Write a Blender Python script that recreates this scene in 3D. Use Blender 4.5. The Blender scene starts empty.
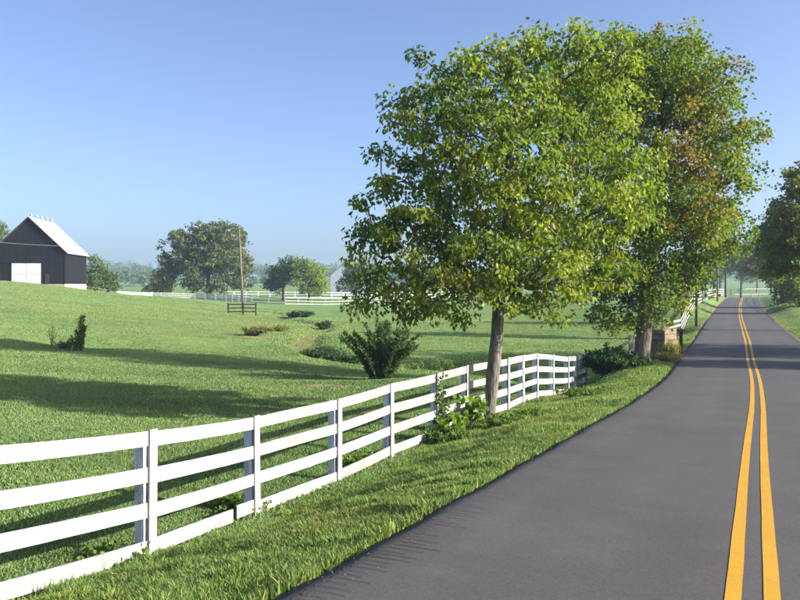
import bpy, math, random
import numpy as np
from mathutils import Vector, Matrix

rnd = random.Random(7)
RNG = np.random.default_rng(7)
scene = bpy.context.scene
COL = scene.collection

# ------------------------------------------------------------------ camera, sky, sun, exposure
EYE = 1.83                      # eye height above the road at the camera
F = 800.0                       # focal length in pixels of the 800 x 600 photograph
HOR = 285.0                     # horizon row
cam_data = bpy.data.cameras.new('camera')
cam = bpy.data.objects.new('camera', cam_data)
COL.objects.link(cam)
cam.location = (0, 0, EYE)
cam.rotation_euler = (math.radians(90), 0, 0)
cam_data.sensor_width = 36.0
cam_data.lens = 36.0
cam_data.shift_y = -(300 - HOR) / 800.0
cam_data.clip_end = 6000
cam_data.clip_start = 0.05
scene.camera = cam

SUN_EL = math.radians(21.0)
SHADOW_ANG = math.radians(13.0)          # shadows run to the left and a little away
sun_h = Vector((math.cos(SHADOW_ANG), -math.sin(SHADOW_ANG)))
sun_vec = Vector((sun_h.x * math.cos(SUN_EL), sun_h.y * math.cos(SUN_EL), math.sin(SUN_EL)))

world = bpy.data.worlds.new('World')
scene.world = world
world.use_nodes = True
wn = world.node_tree.nodes
wl = world.node_tree.links
wn.clear()
sky = wn.new('ShaderNodeTexSky')
sky.sky_type = 'NISHITA'
sky.sun_disc = False
sky.sun_elevation = SUN_EL
sky.sun_rotation = math.atan2(sun_vec.x, sun_vec.y)
sky.altitude = 0
sky.air_density = 0.6
sky.dust_density = 2.8
sky.ozone_density = 1.8
wb = wn.new('ShaderNodeBackground')
wb.inputs['Strength'].default_value = 0.107
wo = wn.new('ShaderNodeOutputWorld')
tint = wn.new('ShaderNodeMix'); tint.data_type = 'RGBA'; tint.blend_type = 'MULTIPLY'
tint.inputs[0].default_value = 1.0
tint.inputs[7].default_value = (0.965, 0.99, 1.07, 1)      # even white balance of the whole sky
wl.new(sky.outputs[0], tint.inputs[6])
wl.new(tint.outputs[2], wb.inputs[0])
wl.new(wb.outputs[0], wo.inputs[0])

sun_data = bpy.data.lights.new('sun', 'SUN')
sun_data.energy = 4.9
sun_data.angle = math.radians(0.6)
sun_data.color = (1.0, 0.92, 0.79)
sun = bpy.data.objects.new('sun', sun_data)
COL.objects.link(sun)
sun.location = (60, -20, 60)
sun.rotation_euler = sun_vec.to_track_quat('Z', 'Y').to_euler()

scene.view_settings.view_transform = 'Standard'
scene.view_settings.look = 'None'
scene.view_settings.exposure = 1.4
scene.view_settings.gamma = 1.0
scene.view_settings.use_curve_mapping = False
scene.render.engine = 'CYCLES'
scene.cycles.max_bounces = 8
scene.cycles.transparent_max_bounces = 8
scene.cycles.volume_bounces = 1
scene.cycles.use_denoising = True

# ------------------------------------------------------------------ helpers
def tag(o, label=None, cat=None, group=None, kind=None):
    if label: o['label'] = label
    if cat: o['category'] = cat
    if group: o['group'] = group
    if kind: o['kind'] = kind
    return o

def empty(name, loc, label, cat, group=None, rz=0.0):
    o = bpy.data.objects.new(name, None)
    COL.objects.link(o)
    o.location = loc
    o.rotation_euler = (0, 0, rz)
    o.empty_display_size = 0.2
    return tag(o, label, cat, group)

def link(name, me, parent=None, loc=None):
    o = bpy.data.objects.new(name, me)
    COL.objects.link(o)
    if parent is not None:
        o.parent = parent
    if loc is not None:
        o.location = loc
    return o

def np_mesh(name, V, faces_flat, sizes, mat=None, smooth=False, color=None, attrs=None):
    """fast mesh from numpy: V (n,3); faces_flat vertex indices; sizes: int (all equal) or array"""
    me = bpy.data.meshes.new(name)
    V = np.ascontiguousarray(V, dtype=np.float32)
    fi = np.ascontiguousarray(faces_flat, dtype=np.int32).ravel()
    me.vertices.add(len(V))
    me.vertices.foreach_set('co', V.ravel())
    me.loops.add(len(fi))
    me.loops.foreach_set('vertex_index', fi)
    if isinstance(sizes, int):
        n = len(fi) // sizes
        starts = np.arange(n, dtype=np.int32) * sizes
    else:
        sizes = np.asarray(sizes, dtype=np.int32)
        n = len(sizes)
        starts = np.concatenate(([0], np.cumsum(sizes)[:-1])).astype(np.int32)
    me.polygons.add(n)
    me.polygons.foreach_set('loop_start', starts)
    if smooth:
        me.polygons.foreach_set('use_smooth', np.ones(n, dtype=bool))
    me.update(calc_edges=True)
    if color is not None:
        ca = me.color_attributes.new('Col', 'FLOAT_COLOR', 'POINT')
        c4 = np.ones((len(V), 4), dtype=np.float32)
        c4[:, :3] = color
        ca.data.foreach_set('color', c4.ravel())
    if attrs:
        for k, a in attrs.items():
            at = me.attributes.new(k, 'FLOAT', 'POINT')
            at.data.foreach_set('value', np.ascontiguousarray(a, dtype=np.float32))
    if mat is not None:
        me.materials.append(mat)
    return me

class MB:
    """collects simple shapes for ONE mesh"""
    def __init__(self):
        self.v = []
        self.f = []
    def add(self, vs, fs):
        o = len(self.v)
        self.v += [tuple(p) for p in vs]
        self.f += [tuple(i + o for i in f) for f in fs]
        return self
    def box(self, x0, x1, y0, y1, z0, z1):
        vs = [(x, y, z) for z in (z0, z1) for y in (y0, y1) for x in (x0, x1)]
        return self.add(vs, [(0, 2, 3, 1), (4, 5, 7, 6), (0, 1, 5, 4), (2, 6, 7, 3), (0, 4, 6, 2), (1, 3, 7, 5)])
    def tube(self, path, radii, n=8, caps=True):
        rings = []
        P = [Vector(p) for p in path]
        for i, p in enumerate(P):
            a = P[max(0, i - 1)]; b = P[min(len(P) - 1, i + 1)]
            t = (b - a).normalized()
            ref = Vector((0, 1, 0)) if abs(t.y) < 0.9 else Vector((1, 0, 0))
            u = t.cross(ref).normalized(); w = t.cross(u)
            r = radii[i] if not isinstance(radii, (int, float)) else radii
            rings.append([p + (u * math.cos(2 * math.pi * k / n) + w * math.sin(2 * math.pi * k / n)) * r for k in range(n)])
        vs = [q for ring in rings for q in ring]
        fs = []
        for i in range(len(P) - 1):
            for k in range(n):
                a = i * n + k; b = i * n + (k + 1) % n
                fs.append((a, b, b + n, a + n))
        if caps:
            fs.append(tuple(range(n))[::-1])
            fs.append(tuple((len(P) - 1) * n + k for k in range(n)))
        return self.add(vs, fs)
    def build(self, name, mat, parent=None, smooth=False, loc=None):
        me = bpy.data.meshes.new(name)
        me.from_pydata(self.v, [], self.f)
        me.materials.append(mat)
        if smooth:
            me.polygons.foreach_set('use_smooth', np.ones(len(me.polygons), dtype=bool))
        me.update()
        return link(name, me, parent, loc)

def smoothstep(a, b, x):
    t = np.clip((x - a) / (b - a), 0, 1)
    return t * t * (3 - 2 * t)

# cheap smooth 2-D value noise for layout
_perm = np.random.default_rng(3).random((256, 256))
def vnoise(x, y):
    x = np.asarray(x, float); y = np.asarray(y, float)
    xi = np.floor(x).astype(int); yi = np.floor(y).astype(int)
    fx = x - xi; fy = y - yi
    fx = fx * fx * (3 - 2 * fx); fy = fy * fy * (3 - 2 * fy)
    g = lambda a, b: _perm[a % 256, b % 256]
    return (g(xi, yi) * (1 - fx) * (1 - fy) + g(xi + 1, yi) * fx * (1 - fy)
            + g(xi, yi + 1) * (1 - fx) * fy + g(xi + 1, yi + 1) * fx * fy)

def PX(px, d):                      # column of the photograph at depth d -> world X
    return (px - 400.0) * d / F
def PZ(py, d):
    return EYE - (py - HOR) * d / F

# ------------------------------------------------------------------ materials
def new_mat(name):
    m = bpy.data.materials.new(name)
    m.use_nodes = True
    nt = m.node_tree
    nt.nodes.clear()
    out = nt.nodes.new('ShaderNodeOutputMaterial')
    return m, nt, nt.nodes, nt.links, out

def noise(nt, scale, detail=4, rough=0.55, coord=None, vec_scale=None):
    N = nt.nodes.new('ShaderNodeTexNoise')
    N.inputs['Scale'].default_value = scale
    N.inputs['Detail'].default_value = detail
    N.inputs['Roughness'].default_value = rough
    tc = nt.nodes.new('ShaderNodeTexCoord')
    src = tc.outputs['Object'] if coord is None else coord
    if vec_scale:
        mp = nt.nodes.new('ShaderNodeMapping')
        mp.inputs['Scale'].default_value = vec_scale
        nt.links.new(src, mp.inputs[0]); src = mp.outputs[0]
    nt.links.new(src, N.inputs['Vector'])
    return N.outputs['Fac']

def ramp(nt, fac, stops):
    R = nt.nodes.new('ShaderNodeValToRGB')
    el = R.color_ramp.elements
    while len(el) < len(stops): el.new(0.5)
    for e, (p, c) in zip(el, stops):
        e.position = p
        e.color = (c[0], c[1], c[2], 1) if isinstance(c, (tuple, list)) else (c, c, c, 1)
    nt.links.new(fac, R.inputs[0])
    return R.outputs[0]

def mix(nt, fac, a, b, mode='MIX'):
    M = nt.nodes.new('ShaderNodeMix')
    M.data_type = 'RGBA'; M.blend_type = mode
    for sock, v in ((M.inputs[0], fac), (M.inputs[6], a), (M.inputs[7], b)):
        if hasattr(v, 'is_linked') or hasattr(v, 'links'):
            nt.links.new(v, sock)
        else:
            sock.default_value = v if isinstance(v, (int, float)) else (v[0], v[1], v[2], 1)
    return M.outputs[2]

def principled(nt, out, col, rough=0.8, spec=0.3, bump=None, bump_str=0.3, bump_dist=0.02):
    B = nt.nodes.new('ShaderNodeBsdfPrincipled')
    if hasattr(col, 'links'): nt.links.new(col, B.inputs['Base Color'])
    else: B.inputs['Base Color'].default_value = (col[0], col[1], col[2], 1)
    if hasattr(rough, 'links'): nt.links.new(rough, B.inputs['Roughness'])
    else: B.inputs['Roughness'].default_value = rough
    B.inputs['Specular IOR Level'].default_value = spec
    if bump is not None:
        b = nt.nodes.new('ShaderNodeBump')
        b.inputs['Strength'].default_value = bump_str
        b.inputs['Distance'].default_value = bump_dist
        nt.links.new(bump, b.inputs['Height'])
        nt.links.new(b.outputs[0], B.inputs['Normal'])
    nt.links.new(B.outputs[0], out.inputs[0])
    return B

def mat_simple(name, c1, c2, scale=3.0, rough=0.8, spec=0.2, bump=0.3, vec=None, bdist=0.02):
    m, nt, n, l, out = new_mat(name)
    f = noise(nt, scale, 5, 0.6, vec_scale=vec)
    principled(nt, out, ramp(nt, f, [(0.3, c1), (0.7, c2)]), rough, spec, f, bump, bdist)
    return m

def mat_leaf(name, trans=0.35, rough=0.45, spec=0.35, tt=(1.25, 1.15, 0.55)):
    m, nt, n, l, out = new_mat(name)
    a = n.new('ShaderNodeVertexColor'); a.layer_name = 'Col'
    B = n.new('ShaderNodeBsdfPrincipled')
    l.new(a.outputs[0], B.inputs['Base Color'])
    B.inputs['Roughness'].default_value = rough
    B.inputs['Specular IOR Level'].default_value = spec
    T = n.new('ShaderNodeBsdfTranslucent')
    tcol = mix(nt, 1.0, a.outputs[0], tt, 'MULTIPLY')
    l.new(tcol, T.inputs[0])
    M = n.new('ShaderNodeMixShader'); M.inputs[0].default_value = trans
    l.new(B.outputs[0], M.inputs[1]); l.new(T.outputs[0], M.inputs[2])
    l.new(M.outputs[0], out.inputs[0])
    return m

LEAF = mat_leaf('leaf', 0.44, 0.5, 0.22, (1.22, 1.34, 0.55))
GRASSBLADE = mat_leaf('grass_blade', 0.38, 0.55, 0.30, (1.1, 1.1, 0.8))

# ground: pasture colours in patches, bare soil where the attribute says so
def mat_ground():
    m, nt, n, l, out = new_mat('pasture')
    big = noise(nt, 0.045, 4, 0.6)
    mid = noise(nt, 0.45, 5, 0.65)
    fine = noise(nt, 9.0, 4, 0.7)
    c = ramp(nt, big, [(0.30, (0.132, 0.228, 0.074)), (0.52, (0.155, 0.247, 0.080)), (0.72, (0.190, 0.252, 0.088))])
    c2 = ramp(nt, mid, [(0.25, (0.102, 0.190, 0.062)), (0.5, (0.146, 0.238, 0.078)), (0.78, (0.205, 0.262, 0.096))])
    c = mix(nt, 0.55, c, c2)
    strk = noise(nt, 0.5, 5, 0.7, None, (0.35, 2.2, 1.0))
    c = mix(nt, 0.8, c, ramp(nt, strk, [(0.30, 0.74), (0.55, 0.95), (0.75, 1.08)]), 'MULTIPLY')
    c3 = ramp(nt, fine, [(0.25, 0.55), (0.75, 1.35)])
    c = mix(nt, 0.7, c, c3, 'MULTIPLY')
    soil = ramp(nt, mid, [(0.3, (0.20, 0.115, 0.060)), (0.7, (0.34, 0.22, 0.13))])
    at = n.new('ShaderNodeAttribute'); at.attribute_name = 'soil'
    c = mix(nt, at.outputs['Fac'], c, soil)
    ad = n.new('ShaderNodeAttribute'); ad.attribute_name = 'dry'
    c = mix(nt, ad.outputs['Fac'], c, (0.21, 0.175, 0.055))
    principled(nt, out, c, 0.95, 0.05, fine, 0.6, 0.05)
    return m
GROUND = mat_ground()

def mat_asphalt():
    m, nt, n, l, out = new_mat('asphalt')
    at = n.new('ShaderNodeAttribute'); at.attribute_name = 'lane'
    tc = n.new('ShaderNodeTexCoord')
    grain = noise(nt, 130.0, 3, 0.7)
    agg = noise(nt, 38.0, 4, 0.75)
    blot = noise(nt, 0.8, 5, 0.6)
    c = ramp(nt, blot, [(0.3, (0.064, 0.062, 0.062)), (0.7, (0.081, 0.079, 0.078))])
    g = ramp(nt, grain, [(0.3, 0.62), (0.7, 1.38)])
    c = mix(nt, 0.6, c, g, 'MULTIPLY')
    g2 = ramp(nt, agg, [(0.3, 0.66), (0.7, 1.34)])
    c = mix(nt, 0.7, c, g2, 'MULTIPLY')
    st = noise(nt, 0.35, 6, 0.75)
    c = mix(nt, 0.8, c, ramp(nt, st, [(0.32, 0.84), (0.66, 1.10)]), 'MULTIPLY')
    wheel = ramp(nt, at.outputs['Fac'], [(0.0, 0.80), (0.06, 0.86), (0.22, 1.04), (0.38, 0.97), (0.62, 1.06), (0.80, 0.96), (1.0, 1.0)])
    c = mix(nt, 1.0, c, wheel, 'MULTIPLY')
    principled(nt, out, c, 0.88, 0.25, grain, 0.5, 0.006)
    return m
ASPHALT = mat_asphalt()

def mat_paint_yellow():
    m, nt, n, l, out = new_mat('road_paint_yellow')
    a = noise(nt, 70, 4, 0.7); b = noise(nt, 2.0, 4, 0.6)
    c = ramp(nt, b, [(0.3, (0.44, 0.235, 0.016)), (0.7, (0.52, 0.28, 0.022))])
    c = mix(nt, 0.7, c, ramp(nt, a, [(0.28, 0.45), (0.5, 1.05)]), 'MULTIPLY')
    w_ = noise(nt, 9.0, 6, 0.8)
    c = mix(nt, ramp(nt, w_, [(0.60, 0.0), (0.70, 0.75)]), c, (0.13, 0.10, 0.06))
    principled(nt, out, c, 0.7, 0.3, a, 0.4, 0.004)
    return m
YELLOW = mat_paint_yellow()

def mat_white_paint(name='white_fence_paint', wear=0.56, tone=0.45):
    m, nt, n, l, out = new_mat(name)
    geo = n.new('ShaderNodeNewGeometry')
    oi = n.new('ShaderNodeObjectInfo')
    grain = noise(nt, 26.0, 6, 0.75, geo.outputs['Position'], (1.0, 1.0, 5.0))
    patch = noise(nt, 2.6, 5, 0.65, geo.outputs['Position'])
    streak = noise(nt, 14.0, 4, 0.6, geo.outputs['Position'], (1.0, 1.0, 0.10))
    k = n.new('ShaderNodeMath'); k.operation = 'MULTIPLY'
    l.new(grain, k.inputs[0]); l.new(patch, k.inputs[1])
    rr = n.new('ShaderNodeMath'); rr.operation = 'MULTIPLY_ADD'
    l.new(oi.outputs['Random'], rr.inputs[0]); rr.inputs[1].default_value = 0.10
    l.new(k.outputs[0], rr.inputs[2])
    worn = ramp(nt, rr.outputs[0], [(wear * 0.5, 0.0), (wear * 0.72, 1.0)])
    base = mix(nt, 1.0, (tone, tone, tone * 0.985), ramp(nt, streak, [(0.30, 0.60), (0.60, 1.06)]), 'MULTIPLY')
    base = mix(nt, 1.0, base, ramp(nt, patch, [(0.28, 0.80), (0.62, 1.05)]), 'MULTIPLY')
    col = mix(nt, worn, base, (0.215, 0.21, 0.198))
    rv = ramp(nt, oi.outputs['Random'], [(0.0, 0.86), (1.0, 1.04)])
    col = mix(nt, 1.0, col, rv, 'MULTIPLY')
    principled(nt, out, col, 0.65, 0.25, grain, 0.45, 0.005)
    return m
WHITE = mat_white_paint()
WHITE_SHADE_LIFT = mat_white_paint('white_paint_shade_lift', 0.62, 0.80)  # lighter copy of the fence white, offsets weak light on shaded faces
WHITE_WORN = mat_white_paint('white_paint_flaking', 0.44, 0.46)
WHITE_DIRTY = mat_white_paint('white_paint_soiled', 0.50, 0.46)
WHITE_FAR = mat_white_paint('white_fence_paint_far', 0.75, 0.38)  # darker copy of the fence white, partial shadow put into its tone
GREYWOOD = mat_simple('weathered_grey_wood', (0.13, 0.12, 0.105), (0.26, 0.24, 0.21), 9, 0.9, 0.1, 0.5, (1, 1, 0.2))
DARKWOOD = mat_simple('dark_creosote_wood', (0.022, 0.020, 0.018), (0.05, 0.045, 0.04), 8, 0.85, 0.15, 0.4, (1, 1, 0.15))
POLEWOOD = mat_simple('utility_pole_wood', (0.10, 0.075, 0.055), (0.21, 0.165, 0.125), 6, 0.9, 0.1, 0.5, (1, 1, 0.08))
BARK_GREY = mat_simple('bark_grey_brown', (0.060, 0.052, 0.044), (0.225, 0.200, 0.168), 11, 0.95, 0.05, 1.0, (1.6, 1.6, 0.30), 0.06)
BARK_DARK = mat_simple('bark_dark', (0.04, 0.032, 0.026), (0.13, 0.105, 0.085), 6, 0.95, 0.05, 1.0, (1.6, 1.6, 0.35), 0.05)
BARNBLACK = mat_simple('black_barn_boards', (0.004, 0.005, 0.009), (0.014, 0.015, 0.021), 2.5, 0.75, 0.25, 0.4, (4, 4, 0.25))
ROOFMETAL = mat_simple('pale_metal_roofing', (0.24, 0.25, 0.27), (0.34, 0.35, 0.37), 1.2, 0.55, 0.4, 0.2)
STONE = mat_simple('limestone', (0.28, 0.24, 0.18), (0.44, 0.38, 0.29), 1.6, 0.9, 0.1, 0.6)
DOORWHITE = mat_simple('white_door_paint', (0.42, 0.43, 0.45), (0.55, 0.56, 0.58), 2.0, 0.6, 0.25, 0.1)
HOUSE_SHADEBLUE = mat_simple('shade_blue_house_siding', (0.30, 0.34, 0.40), (0.38, 0.42, 0.48), 1.0, 0.6, 0.2, 0.1)  # white siding with the blue of the shaded gable put into its colour
SHINGLE = mat_simple('grey_shingles', (0.09, 0.095, 0.105), (0.17, 0.175, 0.19), 3.0, 0.9, 0.1, 0.4)
GLASS = mat_simple('dark_window_glass', (0.02, 0.025, 0.03), (0.04, 0.045, 0.05), 1.0, 0.15, 0.5, 0.0)
METALGREY = mat_simple('galvanised_metal', (0.20, 0.20, 0.20), (0.32, 0.32, 0.32), 5, 0.5, 0.5, 0.1)
DARKSTRIP = mat_simple('dark_strip_surface', (0.020, 0.020, 0.022), (0.036, 0.036, 0.038), 14, 0.7, 0.3, 0.2)
PILLAR = mat_simple('weathered_tan_stone', (0.13, 0.105, 0.07), (0.30, 0.245, 0.165), 5.0, 0.95, 0.05, 0.8)

# ------------------------------------------------------------------ road line and terrain
RY = np.array([-60, -30, 0, 5.4, 12, 19, 27, 36, 48, 60, 82.7, 100, 120, 140, 165, 178, 190, 205, 230, 260, 300])
RX = np.array([-26.7, -13.4, -0.05, 2.36, 5.30, 8.48, 12.0, 15.75, 20.85, 25.8, 35.2, 42.5, 51.0, 59.7, 70.6, 76.5, 82.2, 89.8, 103.5, 121.0, 146])
RD = np.array([-1.6, 0.1, 1.83, 2.14, 2.55, 2.93, 3.24, 3.42, 3.47, 3.48, 3.45, 3.30, 3.10, 2.92, 2.76, 2.84, 3.05, 3.5, 4.6, 5.6, 6.2])
_yd = np.arange(-60, 300.01, 0.5)
def _sm(a, k):
    ker = np.hanning(k + 2)[1:-1]; ker /= ker.sum()
    p = np.concatenate((a[0] + (np.arange(-k, 0)) * (a[1] - a[0]), a, a[-1] + np.arange(1, k + 1) * (a[-1] - a[-2])))
    return np.convolve(p, ker, 'same')[k:-k]
_xd = _sm(np.interp(_yd, RY, RX), 21)
_dd = _sm(np.interp(_yd, RY, RD), 21)
def road_x(y): return np.interp(y, _yd, _xd)
def road_drop(y): return np.interp(y, _yd, _dd)
COSR = math.cos(math.radians(23.4))
HALF = 3.02

# near fence posts: photo column, depth, row of the top
FENCE1 = [(-110 - 400, 4.4, 0), (-60, 6.9, 449), (150, 9.56, 432), (255.7, 12.0, 416.5), (338, 14.3, 399.5), (391, 16.5, 384),
          (437, 18.7, 373.5), (467, 21.0, 366), (508, 23.2, 358.5), (523, 25.2, 355.5), (537, 27.0, 353.5), (553, 29.0, 355),
          (568, 31.4, 356.5), (577, 33.6, 355.8), (586, 35.8, 353.5)]
F1 = [(-4.85, 4.4, EYE - 1.12)] + [(PX(p, d), d, PZ(t, d)) for p, d, t in FENCE1[1:]]
F1H = 1.52
FENCE2 = [(662, 62, 323), (681, 69, 319), (686.5, 79, 306.5), (694, 92, 295), (699, 104, 292.3), (704, 117, 291), (708, 129, 290), (712, 141, 289.3), (716, 153, 289), (720, 165, 288.8), (724, 178, 289)]
F2 = [(PX(p, d), d, PZ(t, d)) for p, d, t in FENCE2]
F2H = 1.40

CP = [(-5, 0, 2.75), (-12, -12, 2.9), (-14, 3, 3.0), (-9, 5, 3.0), (9, 0, 1.65), (12, -12, 1.2), (25, 5, 1.5), (30, 20, 1.9)]
CP += [(x, y, EYE - z + F1H + (0.07 if y < 8 else 0.0)) for x, y, z in F1]
CP += [(x, y, EYE - z + F2H) for x, y, z in F2]
for px, row in {
    -500: [(10, 3.0), (20, 2.9), (40, 2.0), (70, 0.6), (115, -1.6), (160, -2.2), (300, -1)],
    0: [(11.5, 3.1), (16, 3.1), (22, 3.12), (29, 3.05), (42, 2.85), (60, 2.25), (85, 1.0), (110, -0.45), (125, -0.7), (160, 0), (220, 1.5)],
    65: [(35, 3.15), (60, 2.7), (85, 1.75), (110, 0.35), (118, 0.3), (135, 0.6)],
    100: [(12, 3.2), (30, 3.3), (48, 3.2), (70, 2.7), (98, 1.45), (112, 0.95), (125, 1.3), (160, 2.6), (220, 3.0)],
    180: [(20, 3.4), (50, 3.5), (80, 2.9), (110, 2.15), (128, 2.0), (145, 2.5), (200, 3.1)],
    250: [(16, 3.4), (34, 3.6), (55, 3.7), (75, 3.7), (96, 3.65), (125, 3.4), (150, 3.5), (190, 3.3), (280, 2.4)],
    350: [(20, 3.5), (31, 3.65), (50, 3.85), (80, 3.9), (120, 4.0), (165, 4.3), (200, 3.9), (280, 2.6)],
    500: [(30, 3.65), (50, 3.9), (80, 4.0), (140, 4.2), (200, 3.9), (280, 2.6)],
    600: [(45, 4.15), (80, 4.0), (140, 3.9), (250, 3.2)],
    640: [(33, 3.15), (60, 4.1), (100, 3.3)],
    745: [(215, 4.2), (260, 4.5), (320, 3.6)],
    800: [(52, 3.3), (66, 3.2), (85, 2.9), (110, 2.7), (140, 2.6), (165, 2.5)],
    900: [(10, 1.8), (20, 2.5), (40, 3.0), (70, 2.6), (100, 2.1), (160, 2.0), (250, 3)],
    1400: [(6, 1.5), (20, 1.5), (60, 0.8)],
}.items():
    CP += [(PX(px, d), d, D) for d, D in row]
for px in (-600, -100, 100, 250, 400, 550, 700, 850, 1200):
    CP += [(PX(px, d), d, D) for d, D in ((400, 1.6), (650, -0.2), (1000, -11), (1500, -15))]
CP = np.array(CP, float)

def warp(x, y):
    yy = np.maximum(np.asarray(y, float), -13) + 18.0
    return np.asarray(x, float) / yy, np.log(yy)
_cu, _cv = warp(CP[:, 0], CP[:, 1])
_C2 = 0.05 ** 2
_A = np.sqrt((_cu[:, None] - _cu[None]) ** 2 + (_cv[:, None] - _cv[None]) ** 2 + _C2)
_n = len(CP)
_M = np.zeros((_n + 1, _n + 1)); _M[:_n, :_n] = _A + np.eye(_n) * 0.004 * -1; _M[_n, :_n] = 1; _M[:_n, _n] = 1
_w = np.linalg.solve(_M, np.concatenate((CP[:, 2], [0])))

GULLY = np.array([(PX(640, 45.5), 45.5), (PX(590, 44), 44), (PX(530, 45), 45), (PX(470, 43), 43), (PX(400, 41), 41), (PX(350, 42.5), 42.5),
                  (PX(318, 46), 46), (PX(300, 55), 55), (PX(312, 64), 64), (PX(322, 76), 76), (PX(292, 88), 88), (PX(275, 104), 104)])
SWALE = np.array([(PX(95, 44), 44), (PX(160, 47), 47), (PX(215, 50), 50), (PX(270, 52), 52), (PX(310, 55), 55)])
def poly_dist(x, y, pts):
    best = np.full(np.shape(x), 1e9)
    for a, b in zip(pts[:-1], pts[1:]):
        d = b - a; L2 = d @ d
        t = np.clip(((x - a[0]) * d[0] + (y - a[1]) * d[1]) / L2, 0, 1)
        best = np.minimum(best, np.hypot(x - a[0] - t * d[0], y - a[1] - t * d[1]))
    return best

def left_f(y):
    return 1 - 0.085 * smoothstep(42, 22, np.asarray(y, float))
def lateral(x, y):
    l = (x - road_x(y)) * COSR
    return np.where(l < 0, l / left_f(y), l)

def drop_at(x, y):
    x = np.asarray(x, float); y = np.asarray(y, float)
    sh = x.shape
    xf = x.ravel(); yf = y.ravel()
    u, v = warp(xf, yf)
    nat = np.empty(len(xf))
    for s in range(0, len(xf), 40000):
        e = slice(s, s + 40000)
        nat[e] = np.sqrt((u[e][:, None] - _cu[None]) ** 2 + (v[e][:, None] - _cv[None]) ** 2 + _C2) @ _w[:_n] + _w[_n]
    nat -= 0.10 * (vnoise(xf / 5.0, yf / 5.0) - 0.5) + 0.05 * (vnoise(xf / 1.3 + 9, yf / 1.3) - 0.5) * smoothstep(500, 60, yf)
    # the creek that winds through the pasture
    g = poly_dist(xf, yf, GULLY) + 0.5 * (vnoise(xf / 1.7, yf / 1.7 + 40) - 0.5)
    nat += (0.25 + 0.45 * vnoise(xf / 5 + 2, yf / 5)) * (1 - smoothstep(0.35, 1.9, g)) * (0.55 + 0.45 * smoothstep(60, 45, yf))
    sw = poly_dist(xf, yf, SWALE)
    nat += 0.38 * (1 - smoothstep(0.3, 4.2, sw))
    lat = lateral(xf, yf)
    rd = road_drop(yf)
    nearroad = (yf < 290)
    wv = 5.2 + 1.5 * smoothstep(62, 45, yf) * (lat < 0)
    tt = np.clip((np.abs(lat) - 3.05) / (wv - 3.05), 0, 1)
    k = 0.75 * tt + 0.25 * tt * tt * (3 - 2 * tt)
    k = np.where(nearroad, k, 1.0)
    shoulder = rd - 0.018 + 0.05 * smoothstep(2.9, 2.6, np.abs(lat))
    D = shoulder * (1 - k) + nat * k
    return D.reshape(sh)

def zg(x, y):
    return EYE - drop_at(x, y)
def zg1(x, y):
    return float(zg(np.array([x]), np.array([y]))[0])

SOIL_SPOTS = [(PX(556, 20.2), 20.2, 1.45, 1.3), (PX(326, 28.3), 28.3, 1.1, 0.9), (PX(252, 57), 57, 1.6, 1.0), (PX(262, 75), 75, 2.6, 1.1),
              (PX(224, 12.0), 11.2, 0.35, 0.3), (PX(140, 9.3), 9.4, 0.4, 0.25), (PX(520, 21.5), 21.5, 0.5, 0.4)]
F1xy = np.array([(a, b) for a, b, c in F1])
def soil_at(x, y):
    s = np.zeros(np.shape(x))
    wob = 0.55 * (vnoise(x * 2.1, y * 2.1) - 0.5) + 0.45 * (vnoise(x * 6, y * 6) - 0.5)
    for cx, cy, rx, ry in SOIL_SPOTS:
        s = np.maximum(s, 1 - smoothstep(0.55, 1.0, np.hypot((x - cx) / rx, (y - cy) / ry) + wob))
    g = poly_dist(x, y, GULLY)
    s = np.maximum(s, 0.6 * (1 - smoothstep(0.5, 1.1, g + 2.6 * wob)) * smoothstep(.4, .7, vnoise(x / 4 + 5, y / 4)) )
    lat = np.abs(lateral(x, y))
    s = np.maximum(s, np.where(y < 280, 1 - smoothstep(3.05, 3.22, lat + 0.22 * wob), 0))
    f = poly_dist(x, y, F1xy)
    s = np.maximum(s, 0.8 * (1 - smoothstep(0.05, 0.22, f + 0.35 * wob)))
    return np.clip(s, 0, 1)
def dry_at(x, y):
    a = np.exp(-(((x - PX(275, 66)) / 7) ** 2 + ((y - 68) / 9) ** 2)) * 0.8
    b = np.exp(-(((x - PX(70, 70)) / 14) ** 2 + ((y - 75) / 10) ** 2)) * 0.35
    c = 0.35 * smoothstep(0.60, 0.80, vnoise(x / 9 + 3, y / 14 + 8))
    return np.clip((a + b + c) * (0.4 + 0.9 * vnoise(x / 1.5, y / 1.5)), 0, 0.85)

def build_ground():
    ys = [-14.0]
    while ys[-1] < 2600:
        ys.append(ys[-1] + 0.13 + 0.0085 * max(0, ys[-1]))
    ys = np.array(ys)
    s = np.linspace(-1, 1, 431)
    s = np.sign(s) * (0.62 * np.abs(s) + 0.38 * np.abs(s) ** 3)
    W = 24 + 1.05 * np.maximum(ys, 0)
    X = s[None] * W[:, None]
    Y = np.repeat(ys[:, None], len(s), 1)
    Z = zg(X, Y)
    V = np.stack((X, Y, Z), -1).reshape(-1, 3)
    r, c = X.shape
    i = np.arange(r * c).reshape(r, c)
    Q = np.stack((i[:-1, :-1], i[:-1, 1:], i[1:, 1:], i[1:, :-1]), -1).reshape(-1)
    me = np_mesh('ground', V, Q, 4, GROUND, True, attrs={'soil': soil_at(V[:, 0], V[:, 1]) , 'dry': dry_at(V[:, 0], V[:, 1])})
    o = link('ground', me)
    tag(o, 'rolling green pasture and grass verge under everything', None, None, 'structure')
    return o
ground = build_ground()

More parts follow.
